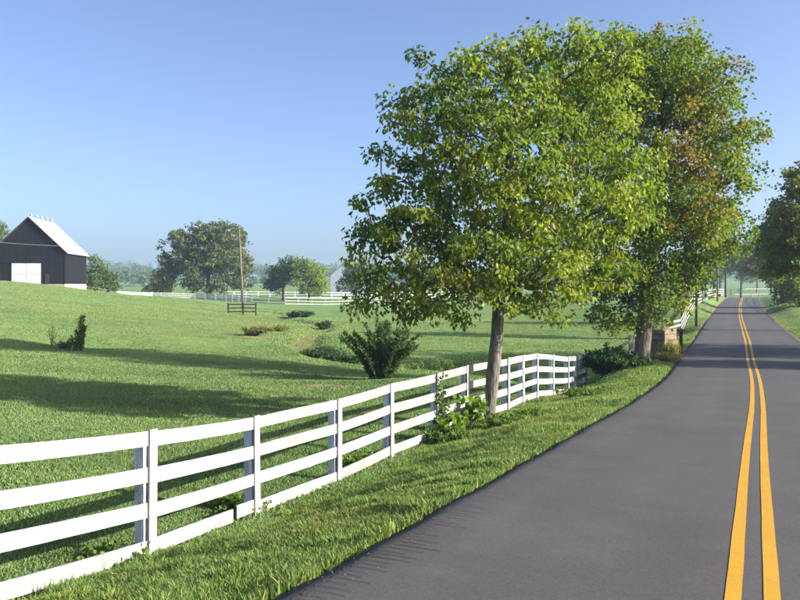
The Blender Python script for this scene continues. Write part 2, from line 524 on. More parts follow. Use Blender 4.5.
def road_strip(name, l0, l1, y0, y1, lift, mat, parent=None, step=0.4, nl=2, edge_wob=0.0, lane=False, thick=0.0, curve=None):
    ys = np.arange(y0, y1 + 1e-6, step)
    V = []; A = []
    for j in range(nl + 1):
        t = j / nl
        lat = np.full(len(ys), l0 + (l1 - l0) * t)
        if curve is not None:
            lat = lat + curve(ys)
        if edge_wob and j in (0, nl):
            lat = lat + edge_wob * (vnoise(ys * 1.3 + 5 * j, ys * 0 + j) - 0.5) * 2 + 0.4 * edge_wob * (vnoise(ys * 6 + 5 * j, ys * 0 + j) - 0.5) * 2
        if lane: lat = np.where(lat < 0, lat * left_f(ys), lat)
        # road runs at about 23 degrees to the view axis
        x = road_x(ys) + lat * COSR
        y = ys - lat * math.sin(math.radians(23.4))
        z = EYE - np.interp(ys, _yd, _dd) + lift
        V.append(np.stack((x, y, z), -1))
        A.append(np.full(len(ys), min(1, abs(abs(l0 + (l1 - l0) * t) / HALF - 1)) if lane else 0))
    V = np.array(V); m = len(ys)
    Vf = V.reshape(-1, 3)
    i = np.arange((nl + 1) * m).reshape(nl + 1, m)
    Q = np.stack((i[:-1, :-1], i[1:, :-1], i[1:, 1:], i[:-1, 1:]), -1).reshape(-1)
    Af = np.array(A).reshape(-1)
    if thick:
        k = len(Vf)
        low = np.concatenate((V[0], V[-1])) - np.array((0, 0, thick))
        low[:m, 0] -= 0.05; low[m:, 0] += 0.05
        Vf = np.concatenate((Vf, low)); Af = np.concatenate((Af, np.zeros(2 * m)))
        a = i[0]; b = k + np.arange(m)
        Q = np.concatenate((Q, np.stack((a[:-1], a[1:], b[1:], b[:-1]), -1).reshape(-1)))
        a = i[-1]; b = k + m + np.arange(m)
        Q = np.concatenate((Q, np.stack((a[:-1], b[:-1], b[1:], a[1:]), -1).reshape(-1)))
    me = np_mesh(name, Vf, Q, 4, mat, True, attrs={'lane': Af})
    return link(name, me, parent)

road = road_strip('road', -HALF, HALF, -16, 285, 0.045, ASPHALT, nl=40, edge_wob=0.04, lane=True, thick=0.08, step=0.35)
tag(road, 'two-lane dark asphalt country road running to the crest', None, None, 'structure')
for s in (-1, 1):
    o = road_strip('yellow_line', s * 0.120 - 0.053 + 0.02, s * 0.120 + 0.053 + 0.02, -14, 240, 0.049, YELLOW, road, nl=2, edge_wob=0.002)
# two thin dark strips that follow the far right-hand lane
road_strip('dark_strip', 0.75, 0.95, 92, 180, 0.049, DARKSTRIP, road, nl=1, edge_wob=0.04, curve=lambda y: 1.2 * smoothstep(140, 95, y))
road_strip('dark_strip', 1.95, 2.12, 78, 178, 0.049, DARKSTRIP, road, nl=1, edge_wob=0.04, curve=lambda y: 0.85 * smoothstep(135, 80, y))

# transverse roller ridges along the near left edge
def ridges():
    b = MB()
    r2 = random.Random(5)
    y = 3.2
    while y < 7.6:
        l0 = -HALF * 0.915 + 0.07 + r2.uniform(0, .03)
        l1 = -HALF * 0.915 + 0.52 - 0.025 * y + r2.uniform(-0.16, 0.16)
        w = 0.042
        pts = []
        for la in (l0, l1):
            for dy in (0, w):
                yy = y + dy + r2.uniform(-.004, .004)
                pts.append((road_x(yy) + la * COSR, yy - la * math.sin(math.radians(23.4)), EYE - float(road_drop(yy))))
        z = 0.0455; h = 0.011 * min(1, (7.8 - y) / 3 + .1)
        p = [Vector(q) for q in pts]
        vs = [p[0] + Vector((0, 0, z)), p[1] + Vector((0, 0, z)), p[2] + Vector((0, 0, z)), p[3] + Vector((0, 0, z)),
              (p[0] + p[1]) / 2 + Vector((0, 0, z + h)), (p[2] + p[3]) / 2 + Vector((0, 0, z + h * 0.3))]
        b.add(vs, [(0, 4, 5, 2), (1, 3, 5, 4), (0, 1, 4), (2, 5, 3)])
        y += 0.088 + r2.uniform(-.010, .010)
    o = b.build('roller_ridges', ASPHALT, road)
    o['kind'] = 'stuff'
ridges()

def edge_gravel():
    g = np.random.default_rng(15)
    n = 5200
    y = 3.5 + 34 * g.random(n) ** 1.7
    la = -(3.04 + np.abs(g.normal(0, 0.075, n)))
    st = g.random(n) < 0.06
    la[st] += g.uniform(0.05, 0.5, st.sum())
    la = la * left_f(y)
    x = road_x(y) + la * COSR; yy = y - la * math.sin(math.radians(23.4))
    z = np.where(st, EYE - road_drop(y) + 0.048, np.maximum(zg(x, yy), EYE - road_drop(y) - 0.01))
    r = g.uniform(0.004, 0.013, n) * np.where(st, 0.7, 1)
    base = np.array([(1, 0, 0), (-.5, .8, 0), (-.5, -.8, 0), (0.1, 0, .8)])
    a = g.uniform(0, 6.28, n); ca, sa = np.cos(a), np.sin(a)
    V = np.empty((n, 4, 3))
    for k, (bx, by, bz) in enumerate(base):
        V[:, k, 0] = x + r * (bx * ca - by * sa); V[:, k, 1] = yy + r * (bx * sa + by * ca); V[:, k, 2] = z + r * bz
    F_ = (np.arange(n)[:, None] * 4 + np.array([[0, 1, 3, 1, 2, 3, 2, 0, 3]])).reshape(-1)
    pal = np.array([(0.17, 0.14, 0.11), (0.25, 0.22, 0.18), (0.10, 0.09, 0.085)])
    me = np_mesh('loose_gravel', V.reshape(-1, 3), F_, 3, GRASSBLADE, False, color=np.repeat(pal[g.integers(0, 3, n)], 4, 0))
    me.materials.clear(); me.materials.append(GRAVEL)
    o = link('loose_gravel', me)
    tag(o, 'loose crumbs of gravel along the left edge of the asphalt', 'gravel', None, 'stuff')
m_, nt_, n_, l_, out_ = new_mat('gravel_crumbs')
vc_ = n_.new('ShaderNodeVertexColor'); vc_.layer_name = 'Col'
principled(nt_, out_, vc_.outputs[0], 0.9, 0.1)
GRAVEL = m_
edge_gravel()

# ------------------------------------------------------------------ grass blades (stuff)
def grass_field():
    pts = []
    def sample(y0, y1, rho, pad):
        n_try = 0
        A = 0.5 * (1.12 * y0 + 2 * pad + 1.12 * y1 + 2 * pad) * (y1 - y0)
        n = int(A * rho)
        y = RNG.uniform(y0, y1, n)
        x = RNG.uniform(-0.56, 0.56, n) * y + RNG.uniform(-1, 1, n) * pad
        return np.stack((x, y), -1)
    bands = [3.2, 4.5, 6, 8, 10, 12.5, 15, 18, 22, 27, 33, 41, 50, 62, 76, 95, 118]
    for a, b in zip(bands[:-1], bands[1:]):
        m = (a + b) / 2
        rho = 3300 * min(1, (9.0 / m)) ** 1.72
        pts.append(sample(a, b, rho, 1.8))
    P = np.concatenate(pts)
    x, y = P[:, 0], P[:, 1]
    lat = lateral(x, y)
    so = soil_at(x, y)
    keep = (np.abs(lat) > 2.98 + 0.10 * vnoise(x * 3, y * 3) + 0.14 * RNG.random(len(x))) & (RNG.random(len(x)) > so * 0.93)
    P = P[keep]; x, y = P[:, 0], P[:, 1]; lat = lateral(x, y)
    z = zg(x, y)
    n = len(x)
    clump = vnoise(x / 0.55, y / 0.55)
    clump2 = vnoise(x / 2.3 + 30, y / 2.3)
    verge = (np.abs(lat) < 7.0) & (y < 60)
    fd = poly_dist(x, y, F1xy)
    h = 0.045 + 0.075 * clump * clump2 * 1.6 + 0.02 * RNG.random(n)
    h = np.where(verge, h * 1.25 + 0.012 + 0.075 * smoothstep(0.62, 0.85, vnoise(x / 0.33 + 70, y / 0.33)) * RNG.random(n), h)
    h += 0.05 * np.exp(-((np.abs(lat) - 3.15) / 0.12) ** 2) * RNG.random(n)
    h += 0.05 * np.exp(-(fd / 0.28) ** 2) * RNG.random(n)
    h *= 1 - 0.45 * smoothstep(10, 45, y)
    gd = poly_dist(x, y, GULLY)
    h *= 1 + 2.2 * np.exp(-((gd - 1.6) / 0.9) ** 2) * vnoise(x / 1.2, y / 1.2 + 7)
    w = 0.0066 + 0.00055 * y
    w = np.where(y < 12, 0.0065 + 0.0007 * y, w)
    az = RNG.uniform(0, 2 * np.pi, n)
    lean = RNG.normal(0, 0.45, n); laz = RNG.uniform(0, 2 * np.pi, n)
    sx, sy = np.cos(az) * w, np.sin(az) * w
    tx = np.cos(laz) * lean * h; ty = np.sin(laz) * lean * h
    # colour
    g1 = np.array((0.150, 0.250, 0.086)); g2 = np.array((0.214, 0.300, 0.096)); g3 = np.array((0.25, 0.285, 0.105)); g4 = np.array((0.075, 0.165, 0.062))
    t = np.clip(vnoise(x / 1.9, y / 1.9 + 20) * 0.7 + RNG.random(n) * 0.5 - 0.1, 0, 1)[:, None]
    c = g1 * (1 - t) + g2 * t
    pale = (RNG.random(n) < 0.06 - 0.04 * smoothstep(12, 40, y) + 0.16 * smoothstep(0.55, 0.8, vnoise(x / 3.1 + 11, y / 3.1)) + 0.6 * dry_at(x, y))
    c[pale] = g3
    dk = RNG.random(n) < 0.16 - 0.10 * smoothstep(12, 40, y)
    c[dk] = g4
    c[verge] *= np.array((0.96, 0.95, 0.68))
    yl = verge & (RNG.random(n) < 0.28 * smoothstep(0.5, 0.75, vnoise(x / 0.8 + 50, y / 0.8)))
    c[yl] = np.array((0.27, 0.27, 0.06))
    c *= (0.82 + 0.30 * vnoise(x / 4.5 + 90, y / 1.6))[:, None] * (0.88 + 0.22 * vnoise(x / 11 + 9, y / 7))[:, None]
    va = 0.56 - 0.34 * smoothstep(12, 40, y)
    c *= (1 - va / 2 + va * RNG.random(n))[:, None]
    near = y < 14
    base = np.stack((x, y, z - 0.008), -1)
    S = np.stack((sx, sy, np.zeros(n)), -1)
    T = np.stack((tx, ty, h), -1)
    # far blades: one triangle; near blades: bent, three triangles
    fb = ~near
    Vf = np.stack((base[fb] - S[fb], base[fb] + S[fb], base[fb] + T[fb]), 1).reshape(-1, 3)
    Cf = np.repeat(c[fb], 3, 0)
    Ff = np.arange(len(Vf))
    Tn = T[near]; mid = Tn * 0.55; mid[:, :2] *= 0.55
    Sn = S[near]
    Vn = np.stack((base[near] - Sn, base[near] + Sn, base[near] + mid - Sn * 0.8, base[near] + mid + Sn * 0.8, base[near] + Tn), 1).reshape(-1, 3)
    k = np.arange(near.sum())[:, None] * 5 + len(Vf)
    Fn = (k + np.array([[0, 1, 3, 0, 3, 2, 2, 3, 4]])).reshape(-1)
    V = np.concatenate((Vf, Vn)); C = np.concatenate((Cf, np.repeat(c[near], 5, 0)))
    me = np_mesh('grass', V, np.concatenate((Ff, Fn)), 3, GRASSBLADE, False, color=C)
    o = link('grass', me)
    tag(o, 'short green grass covering the verge and the pasture', 'grass', None, 'stuff')
    print('grass blades', n)
grass_field()

# ------------------------------------------------------------------ fences
def oriented_box(p0, p1, width_vec, height, sub=1, sag=0.0, jit=0.0, rr=None):
    """a board from p0 to p1 (centres of its lower edge), width_vec = half thickness vector, height upward"""
    b = MB()
    p0 = Vector(p0); p1 = Vector(p1); w = Vector(width_vec)
    vs = []
    for i in range(sub + 1):
        t = i / sub
        p = p0.lerp(p1, t)
        p.z -= sag * 4 * t * (1 - t)
        hh = height
        for q in (p - w, p + w, p + w + Vector((0, 0, hh)), p - w + Vector((0, 0, hh))):
            vs.append(q)
    fs = [(0, 1, 2, 3), tuple(4 * sub + k for k in (3, 2, 1, 0))]
    for i in range(sub):
        o = 4 * i
        for k in range(4):
            a = o + k; c = o + (k + 1) % 4
            fs.append((a, a + 4, c + 4, c))
    b.add(vs, fs)
    return b

def board_fence(name, label, pts, H, n_boards, bh, gap, mat, seed, group=None, broken=(), post_h=None, battens=True, pick=None):
    rr = random.Random(seed)
    base = Vector((pts[0][0], pts[0][1], pts[0][2] - H))
    root = empty(name, base, label, 'fence', group)
    P = [Vector(p) - base for p in pts]
    n = len(P)
    for i in range(n):
        a = P[max(0, i - 1)]; b = P[min(n - 1, i + 1)]
        t = Vector((b.x - a.x, b.y - a.y, 0)).normalized()
        nr = Vector((t.y, -t.x, 0))
        # post behind the boards (field side)
        w = 0.075; th = 0.065
        c = P[i] - nr * (0.016 + th) + t * rr.uniform(-.02, .02)
        m = MB()
        top = P[i].z - rr.uniform(0.015, 0.06); bot = P[i].z - H - 0.25
        lean = nr * rr.uniform(-.01, .01) + t * rr.uniform(-.02, .02)
        vs = []
        for z, off in ((bot, Vector()), (top, lean)):
            for (sx, sy) in ((-1, -1), (1, -1), (1, 1), (-1, 1)):
                q = c + off + t * sx * w + nr * sy * th
                vs.append((q.x, q.y, z))
        m.add(vs, [(3, 2, 1, 0), (4, 5, 6, 7), (0, 1, 5, 4), (1, 2, 6, 5), (2, 3, 7, 6), (3, 0, 4, 7)])
        m.build('post', WHITE_SHADE_LIFT, root)
        if battens:
            m = MB(); w = 0.072; th = 0.012
            c = P[i] + nr * (0.0145 + th + 0.002)
            top = P[i].z + rr.uniform(0.0, 0.03); bot = P[i].z - H - 0.10
            lean = t * rr.uniform(-.025, .025)
            vs = []
            for z, off in ((bot, Vector()), (top, lean)):
                for (sx, sy) in ((-1, -1), (1, -1), (1, 1), (-1, 1)):
                    q = c + off + t * sx * w + nr * sy * th
                    vs.append((q.x, q.y, z))
            m.add(vs, [(3, 2, 1, 0), (4, 5, 6, 7), (0, 1, 5, 4), (1, 2, 6, 5), (2, 3, 7, 6), (3, 0, 4, 7)])
            m.build('batten', mat, root)
    for i in range(n - 1):
        a, b = P[i], P[i + 1]
        t = Vector((b.x - a.x, b.y - a.y, 0)).normalized()
        nr = Vector((t.y, -t.x, 0))
        for k in range(n_boards):
            h = bh * rr.uniform(0.93, 1.04)
            za = -k * gap - h + rr.uniform(-.014, .014); zb = -k * gap - h + rr.uniform(-.014, .014)
            p0 = a + t * 0.004 + Vector((0, 0, za)); p1 = b - t * 0.004 + Vector((0, 0, zb))
            if (i, k) in broken:                       # a board that has rotted off short of its post
                for f0, f1, dz in broken[(i, k)][1:]:
                    up = Vector((0, 0, dz))
                    oriented_box(p0.lerp(p1, f0) + up, p0.lerp(p1, f1) + up, nr * 0.0125, h, 2).build('board', (pick(i, k) if pick else mat), root)
                f0, f1, dz = broken[(i, k)][0]
                q0 = p0.lerp(p1, f0); q1 = p0.lerp(p1, f1); p0, p1 = q0, q1
            oriented_box(p0, p1, nr * 0.0125, h, 3, rr.uniform(-.008, .015)).build('board', (pick(i, k) if pick else mat), root)
    return root

board_fence('board_fence', 'white four-board fence curving along the verge in the foreground', F1, F1H, 4, 0.185, 0.425, WHITE, 11,
            broken={(2, 3): [(0.0, 0.74, 0.0), (0.78, 1.0, 0.03)], (6, 3): [(0.30, 1.0, 0.0)]},
            pick=lambda i, k: WHITE_DIRTY if k == 3 else (WHITE_WORN if (3 <= i <= 6 and k < 2) or (i, k) in ((7, 0), (5, 2), (9, 3)) else WHITE))
board_fence('board_fence', 'white board fence climbing the roadside bank beside the utility poles', F2, F2H, 4, 0.17, 0.41, WHITE_FAR, 12)

# ------------------------------------------------------------------ trees
def leaves_mesh(name, centers, radii, per, L, Wd, cols, seed, droop=0.6, flat=0.62, five=True, colvar=0.20, up=0.0):
    """centers (n,3), radii (n,), per leaves per clump; cols (n,3) clump colours"""
    g = np.random.default_rng(seed)
    n = len(centers)
    idx = np.repeat(np.arange(n), per)
    N = len(idx)
    off = g.normal(0, 1, (N, 3))
    off /= np.linalg.norm(off, axis=1)[:, None]
    off *= (g.random(N) ** 0.5)[:, None]
    off[:, 2] *= flat
    P = centers[idx] + off * radii[idx][:, None]
    d = g.normal(0, 1, (N, 3)) * 0.75 + off * 0.5
    d[:, 2] += -droop * 1.3 + up
    d /= np.linalg.norm(d, axis=1)[:, None]
    r = g.normal(0, 1, (N, 3)); r[:, 2] *= 0.6
    s = np.cross(d, r); s /= np.linalg.norm(s, axis=1)[:, None] + 1e-9
    nn = np.cross(s, d)
    ll = (L * g.uniform(0.65, 1.2, N))[:, None]; ww = (Wd * g.uniform(0.7, 1.15, N))[:, None]
    tip = P + d * ll
    m = P + d * ll * 0.45
    if five:
        V = np.stack((P, m - s * ww + nn * ww * 0.35, m, m + s * ww + nn * ww * 0.35, tip - nn * ll * 0.08), 1).reshape(-1, 3)
        k = np.arange(N)[:, None] * 5
        Fc = (k + np.array([[0, 2, 1, 0, 3, 2, 1, 2, 4, 2, 3, 4]])).reshape(-1)
        q = 5
    else:
        V = np.stack((P, m - s * ww, m + s * ww, tip), 1).reshape(-1, 3)
        k = np.arange(N)[:, None] * 4
        Fc = (k + np.array([[0, 2, 1, 1, 2, 3]])).reshape(-1)
        q = 4
    c = cols[idx] * (1 + colvar * (g.random(N) * 2 - 1))[:, None]
    c[:, 0] *= 1 + 0.18 * (g.random(N) - 0.6)
    return np_mesh(name, V, Fc, 3, LEAF, False, color=np.repeat(c, q, 0))

def grow(trunk_pts, trunk_r, centers, seed, r_twig=0.012, power=0.45, low_bias=0.35, segs=3, jit=0.10, forkz=None):
    """branch skeleton from a trunk path to every clump; returns (trunk MB, limb MB)"""
    g = random.Random(seed)
    nodes = [Vector(p) for p in trunk_pts]
    par = [max(0, i - 1) for i in range(len(nodes))]
    is_trunk = [True] * len(nodes)
    mainlen = len(nodes)
    zf = forkz if forkz is not None else trunk_pts[0][2] + 1.5
    order = sorted(range(len(centers)), key=lambda i: min((Vector(centers[i]) - n).length for n in nodes[:mainlen]))
    arr = np.array([tuple(n) for n in nodes])
    for ci in order:
        c = np.array(centers[ci])
        d = np.linalg.norm(arr - c, axis=1)
        cost = d + 0.9 * np.maximum(0, arr[:, 2] - c[2] + low_bias) + 50 * (arr[:, 2] < zf)
        k = int(np.argmin(cost))
        a = nodes[k]; b = Vector(centers[ci])
        L = (b - a).length
        prev = k
        new = []
        for s in range(1, segs + 1):
            t = s / segs
            p = a.lerp(b, t)
            p.z += 0.10 * L * math.sin(t * math.pi) * (1 if b.z > a.z - 0.3 else -0.2)
            if s < segs:
                p += Vector((g.uniform(-1, 1), g.uniform(-1, 1), g.uniform(-1, 1))) * jit * L
            nodes.append(p); par.append(prev); is_trunk.append(False)
            prev = len(nodes) - 1
            new.append(tuple(p))
        arr = np.concatenate((arr, np.array(new)))
    cnt = [0.0] * len(nodes)
    child = [0] * len(nodes)
    for i in range(1, len(nodes)): child[par[i]] += 1
    for i in range(len(nodes) - 1, 0, -1):
        if child[i] == 0: cnt[i] += 1
        cnt[par[i]] += cnt[i]
    rad = [r_twig * (max(1, c) ** power) for c in cnt]
    tb = MB()
    n_t = len(trunk_pts)
    tb.tube(trunk_pts, trunk_r, 14)
    lb = MB()
    for i in range(n_t, len(nodes)):
        p = par[i]
        r1 = rad[i]
        r0 = min(rad[p], rad[i] * 1.35) if p >= n_t else min(rad[i] * 1.3, trunk_r[p])
        lb.tube([nodes[p], nodes[i]], [r0, r1], 5 if r1 < 0.05 else 7, caps=False)
    return tb, lb

def trunk_path(base, top, seed, n=9, wob=0.12, flare=1.5, r0=0.25, r1=0.05):
    g = random.Random(seed)
    pts = []; rs = []
    for i in range(n):
        t = i / (n - 1)
        p = Vector(base).lerp(Vector(top), t)
        if 0 < i: p += Vector((g.uniform(-1, 1), g.uniform(-1, 1), 0)) * wob * min(1, t * 2)
        pts.append(tuple(p)); rs.append(r0 * (1 - t) ** 0.8 + r1)
    # flared foot
    b = Vector(base)
    q1 = Vector(pts[0]).lerp(Vector(pts[1]), 0.12); q2 = Vector(pts[0]).lerp(Vector(pts[1]), 0.4)
    pts = [tuple(b - Vector((0, 0, 0.35))), tuple(b), tuple(q1), tuple(q2)] + pts[1:]
    rs = [r0 * flare * 1.15, r0 * flare, r0 * 1.16, r0 * 1.04] + rs[1:]
    return pts, rs

def crown_clumps(ells, n, seed, power=0.5, mind=0.0):
    """ells: (cx,cy,cz, rx,ry,rz, weight) ; points in the union, denser to the outside"""
    g = np.random.default_rng(seed)
    E = np.array(ells, float)
    w = E[:, 3] * E[:, 4] * E[:, 5] * E[:, 6]
    w = (E[:, 3] * E[:, 4] * E[:, 5]) ** 0.8 * E[:, 6]
    w /= w.sum()
    out = []
    tries = 0
    while len(out) < n and tries < n * 40:
        tries += 1
        k = g.choice(len(E), p=w)
        v = g.normal(0, 1, 3); v /= np.linalg.norm(v)
        p = E[k, :3] + v * E[k, 3:6] * g.random() ** power
        if mind and out:
            if np.min(np.linalg.norm(np.array(out) - p, axis=1)) < mind: continue
        out.append(p)
    return np.array(out)

GREENS = dict(
    tulip=[(0.150, 0.205, 0.026), (0.180, 0.228, 0.028), (0.210, 0.248, 0.032), (0.118, 0.175, 0.027)],
    maple=[(0.108, 0.170, 0.020), (0.142, 0.198, 0.023), (0.185, 0.212, 0.026), (0.080, 0.135, 0.020)],
    dark=[(0.050, 0.095, 0.026), (0.068, 0.115, 0.030), (0.088, 0.125, 0.032)],
    far=[(0.075, 0.122, 0.036), (0.095, 0.142, 0.040), (0.120, 0.152, 0.044)],
    olive=[(0.110, 0.130, 0.040), (0.140, 0.150, 0.046), (0.085, 0.118, 0.036)],
    olive2=[(0.105, 0.140, 0.026), (0.140, 0.165, 0.030), (0.165, 0.130, 0.036), (0.080, 0.120, 0.024), (0.150, 0.165, 0.028)],
    tan=[(0.180, 0.145, 0.050), (0.210, 0.155, 0.052), (0.135, 0.135, 0.042)],
)
def clump_cols(n, kind, seed):
    g = np.random.default_rng(seed)
    pal = np.array(GREENS[kind])
    return pal[g.integers(0, len(pal), n)] * g.uniform(0.85, 1.15, n)[:, None]

def image_ells(d, items):
    """crown lobes given as photo column/row/half sizes at this tree's own distance, with their own depth offset and depth radius in metres"""
    out = []
    for (px, py, rx, ry, oy, ryd, w) in items:
        dd = d + oy
        out.append((PX(px, dd), dd, PZ(py, dd), rx * dd / F, ryd, ry * dd / F, w))
    return out

def build_tree(name, label, base, top, ells, n_clumps, clump_r, per, L, Wd, kind, seed, r0, bark, group=None, cat='tree',
               recolor=None, power=0.5, droop=0.6, five=True, forkz=None, mind=0.0, r_twig=0.012, wob=0.12, extra=None, segs=3):
    root = empty(name, base, label, cat, group)
    B = Vector(base)
    g = np.random.default_rng(seed)
    C = crown_clumps(ells, n_clumps, seed, power, mind)
    if extra is not None: C = np.concatenate((C, np.array(extra)))
    tp, tr = trunk_path(base, top, seed, r0=r0, wob=wob)
    tb, lb = grow(tp, tr, C, seed, r_twig=r_twig, forkz=forkz, segs=segs)
    for mb, nm in ((tb, 'trunk'), (lb, 'limbs')):
        mb.v = [(v[0] - B.x, v[1] - B.y, v[2] - B.z) for v in mb.v]
        o = mb.build(nm, bark, root, True)
    o['kind'] = 'stuff'
    cols = clump_cols(len(C), kind, seed + 1)
    if recolor: cols = recolor(C, cols, g)
    rad = clump_r * g.uniform(0.55, 1.4, len(C))
    me = leaves_mesh('crown', C - np.array(tuple(B)), rad, per, L, Wd, cols, seed + 2, droop, five=five)
    o = link('crown', me, root)
    o['kind'] = 'stuff'
    return root

# --- the broad-leaved tree in front of the fence
D1 = 21.0
b1 = (PX(489, D1), D1, zg1(PX(489, D1), D1))
def rec1(C, cols, g):
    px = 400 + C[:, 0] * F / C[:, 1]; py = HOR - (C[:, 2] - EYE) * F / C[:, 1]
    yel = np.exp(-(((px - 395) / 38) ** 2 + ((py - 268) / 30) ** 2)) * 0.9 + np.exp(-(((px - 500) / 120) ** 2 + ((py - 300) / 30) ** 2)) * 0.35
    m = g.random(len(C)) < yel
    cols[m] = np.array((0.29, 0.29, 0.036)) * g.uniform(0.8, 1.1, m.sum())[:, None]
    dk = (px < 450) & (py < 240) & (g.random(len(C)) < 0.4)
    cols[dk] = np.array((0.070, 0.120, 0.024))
    return cols
build_tree('roadside_tree', 'tall broad-leaved tree with bare grey trunk in front of the foreground fence', b1,
           (PX(520, D1), D1, PZ(70, D1)),
           image_ells(D1, [(500, 160, 95, 110, 0, 3.0, 1.0), (536, 82, 66, 60, 0.4, 2.4, 1.2), (430, 135, 42, 62, -0.3, 2.0, 1.0), (470, 80, 40, 36, 0.3, 1.6, .8),
                           (420, 225, 70, 42, -0.5, 2.2, 1.1), (560, 205, 85, 70, 0.2, 2.6, 1.0), (592, 96, 42, 62, 0.5, 2.0, 1.0), (500, 262, 110, 40, -0.3, 2.8, 1.0),
                           (395, 262, 40, 30, -0.8, 1.3, 1.0), (590, 270, 45, 38, 0, 1.8, .8), (450, 300, 55, 18, -0.8, 1.4, .6), (410, 110, 18, 22, 0, 1.2, .8), (452, 74, 26, 22, 0, 1.2, .9), (500, 55, 34, 22, 0, 1.4, .9), (372, 240, 28, 24, -0.5, 1.2, .9), (625, 180, 30, 50, 0.6, 1.6, .8), (388, 198, 26, 36, -.3, 1.3, .9), (378, 285, 26, 22, -.9, 1.0, .8), (430, 300, 40, 22, -1, 1.4, .8), (525, 305, 40, 18, -.6, 1.3, .7), (392, 96, 9, 9, 0, .5, 2.5), (380, 150, 10, 12, 0, .6, 2.0), (352, 240, 12, 10, 0, .6, 2.0), (368, 300, 16, 9, -.6, .6, 2.0), (420, 62, 8, 8, 0, .5, 2)]),
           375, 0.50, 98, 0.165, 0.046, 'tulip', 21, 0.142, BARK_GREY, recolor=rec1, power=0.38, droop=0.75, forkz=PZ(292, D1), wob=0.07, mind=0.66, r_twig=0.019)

# --- the maple behind it, by the culvert
D2 = 33.0
b2 = (PX(641, D2), D2, zg1(PX(641, D2), D2))
def rec2(C, cols, g):
    px = 400 + C[:, 0] * F / C[:, 1]; py = HOR - (C[:, 2] - EYE) * F / C[:, 1]
    o = np.exp(-(((px - 690) / 36) ** 2 + ((py - 165) / 38) ** 2)) * 0.95 * (C[:, 1] < D2 + 1) + 0.01
    m = g.random(len(C)) < o
    cols[m] = 0.82 * np.array((0.25, 0.160, 0.036)) * g.uniform(0.75, 1.1, m.sum())[:, None] + 0.18 * cols[m]
    y = np.exp(-(((px - 700) / 50) ** 2 + ((py - 120) / 40) ** 2)) * 0.4
    m2 = (g.random(len(C)) < y) & ~m
    cols[m2] = np.array((0.16, 0.15, 0.020))
    return cols
build_tree('roadside_maple', 'large maple with an orange patch in its green crown beside the road', b2,
           (PX(668, D2), D2 + .3, PZ(60, D2)),
           image_ells(D2, [(665, 165, 72, 100, 0, 3.6, 1.0), (655, 80, 62, 52, 0, 3.0, 1.0), (700, 92, 34, 44, 0, 2.6, 1.0), (712, 152, 34, 48, -.5, 2.6, .9),
                           (750, 132, 27, 13, 0, 1.2, 1.3), (700, 225, 50, 40, -.5, 2.8, 1.0), (620, 240, 50, 55, 0, 3.0, 1.0), (655, 285, 40, 32, -.5, 2.2, .9),
                           (605, 295, 28, 25, 0, 1.6, .6), (690, 270, 28, 26, 0, 2.0, .6), (590, 130, 40, 60, 1, 2.6, .8), (735, 235, 22, 22, 0, 1.5, .7), (630, 318, 34, 14, -0.5, 1.6, .6), (740, 175, 20, 22, 0, 1.5, .7), (672, 56, 40, 27, 0, 2, .9), (622, 72, 40, 44, 0, 2.4, 1.0), (590, 90, 30, 40, .5, 2, .8)]),
           900, 0.60, 62, 0.155, 0.060, 'maple', 33, 0.31, BARK_GREY, recolor=rec2, power=0.40, droop=0.35, forkz=PZ(300, D2), mind=0.28, r_twig=0.013)

# --- trees on the right-hand side of the road
def tree_at(name, label, px, d, top_py, ells_img, n, cr, per, L, W, kind, seed, r0, bark=BARK_DARK, **kw):
    x = PX(px, d)
    b = (x, d, zg1(x, d))
    return build_tree(name, label, b, (x + kw.pop('lean', 0.0), d, PZ(top_py, d)), image_ells(d, ells_img), n, cr, per, L, W, kind, seed, r0, bark, **kw)

tree_at('roadside_tree', 'olive green leafy tree standing right beside the road at the right edge', 806, 60, 180,
        [(808, 222, 40, 46, 0, 3.6, 1), (786, 250, 20, 22, 0, 2.6, 1), (812, 185, 28, 26, 0, 2.4, 1), (832, 250, 40, 34, 0, 3.5, .8), (780, 212, 14, 16, 0, 1.5, .9), (794, 172, 11, 12, 0, 1.4, .8), (770, 240, 13, 16, 0, 1.6, .9), (778, 268, 16, 12, 0, 2, .8)],
        480, 0.62, 44, 0.22, 0.09, 'olive2', 41, 0.30, five=False, mind=0.3, r_twig=0.014)
tree_at('roadside_tree', 'loose yellow-green tree leaning over the right verge', 812, 78, 215,
        [(790, 240, 24, 30, 0, 3.2, 1), (776, 250, 17, 20, 0, 2.4, 1), (764, 242, 11, 12, 0, 1.6, 1.0), (772, 268, 14, 12, 0, 2.2, .9), (795, 215, 18, 18, 0, 2.4, .8), (786, 268, 16, 10, 0, 2.4, .8)],
        230, 0.75, 34, 0.22, 0.09, 'olive2', 45, 0.22, five=False, mind=0.3)
tree_at('evergreen_tree', 'bluish dark evergreen behind the right-hand roadside trees', 782, 110, 205,
        [(782, 225, 17, 24, 0, 2.6, 1), (784, 262, 22, 30, 0, 3.2, 1), (790, 290, 18, 18, 0, 3, 1), (769, 230, 10, 17, 0, 2.2, 1), (766, 250, 12, 14, 0, 2.4, 1)],
        300, 0.9, 40, 0.32, 0.14, 'dark', 42, 0.28, five=False, mind=0.3)
tree_at('roadside_tree', 'tan autumn tree overhanging the far right of the road', 776, 140, 245,
        [(766, 264, 23, 14, 0, 3.6, 1), (753, 268, 14, 10, 0, 2.5, .9), (776, 252, 17, 13, 0, 3, .9), (762, 252, 12, 10, 0, 2.4, .8)],
        230, 0.85, 34, 0.28, 0.11, 'tan', 43, 0.25, five=False)
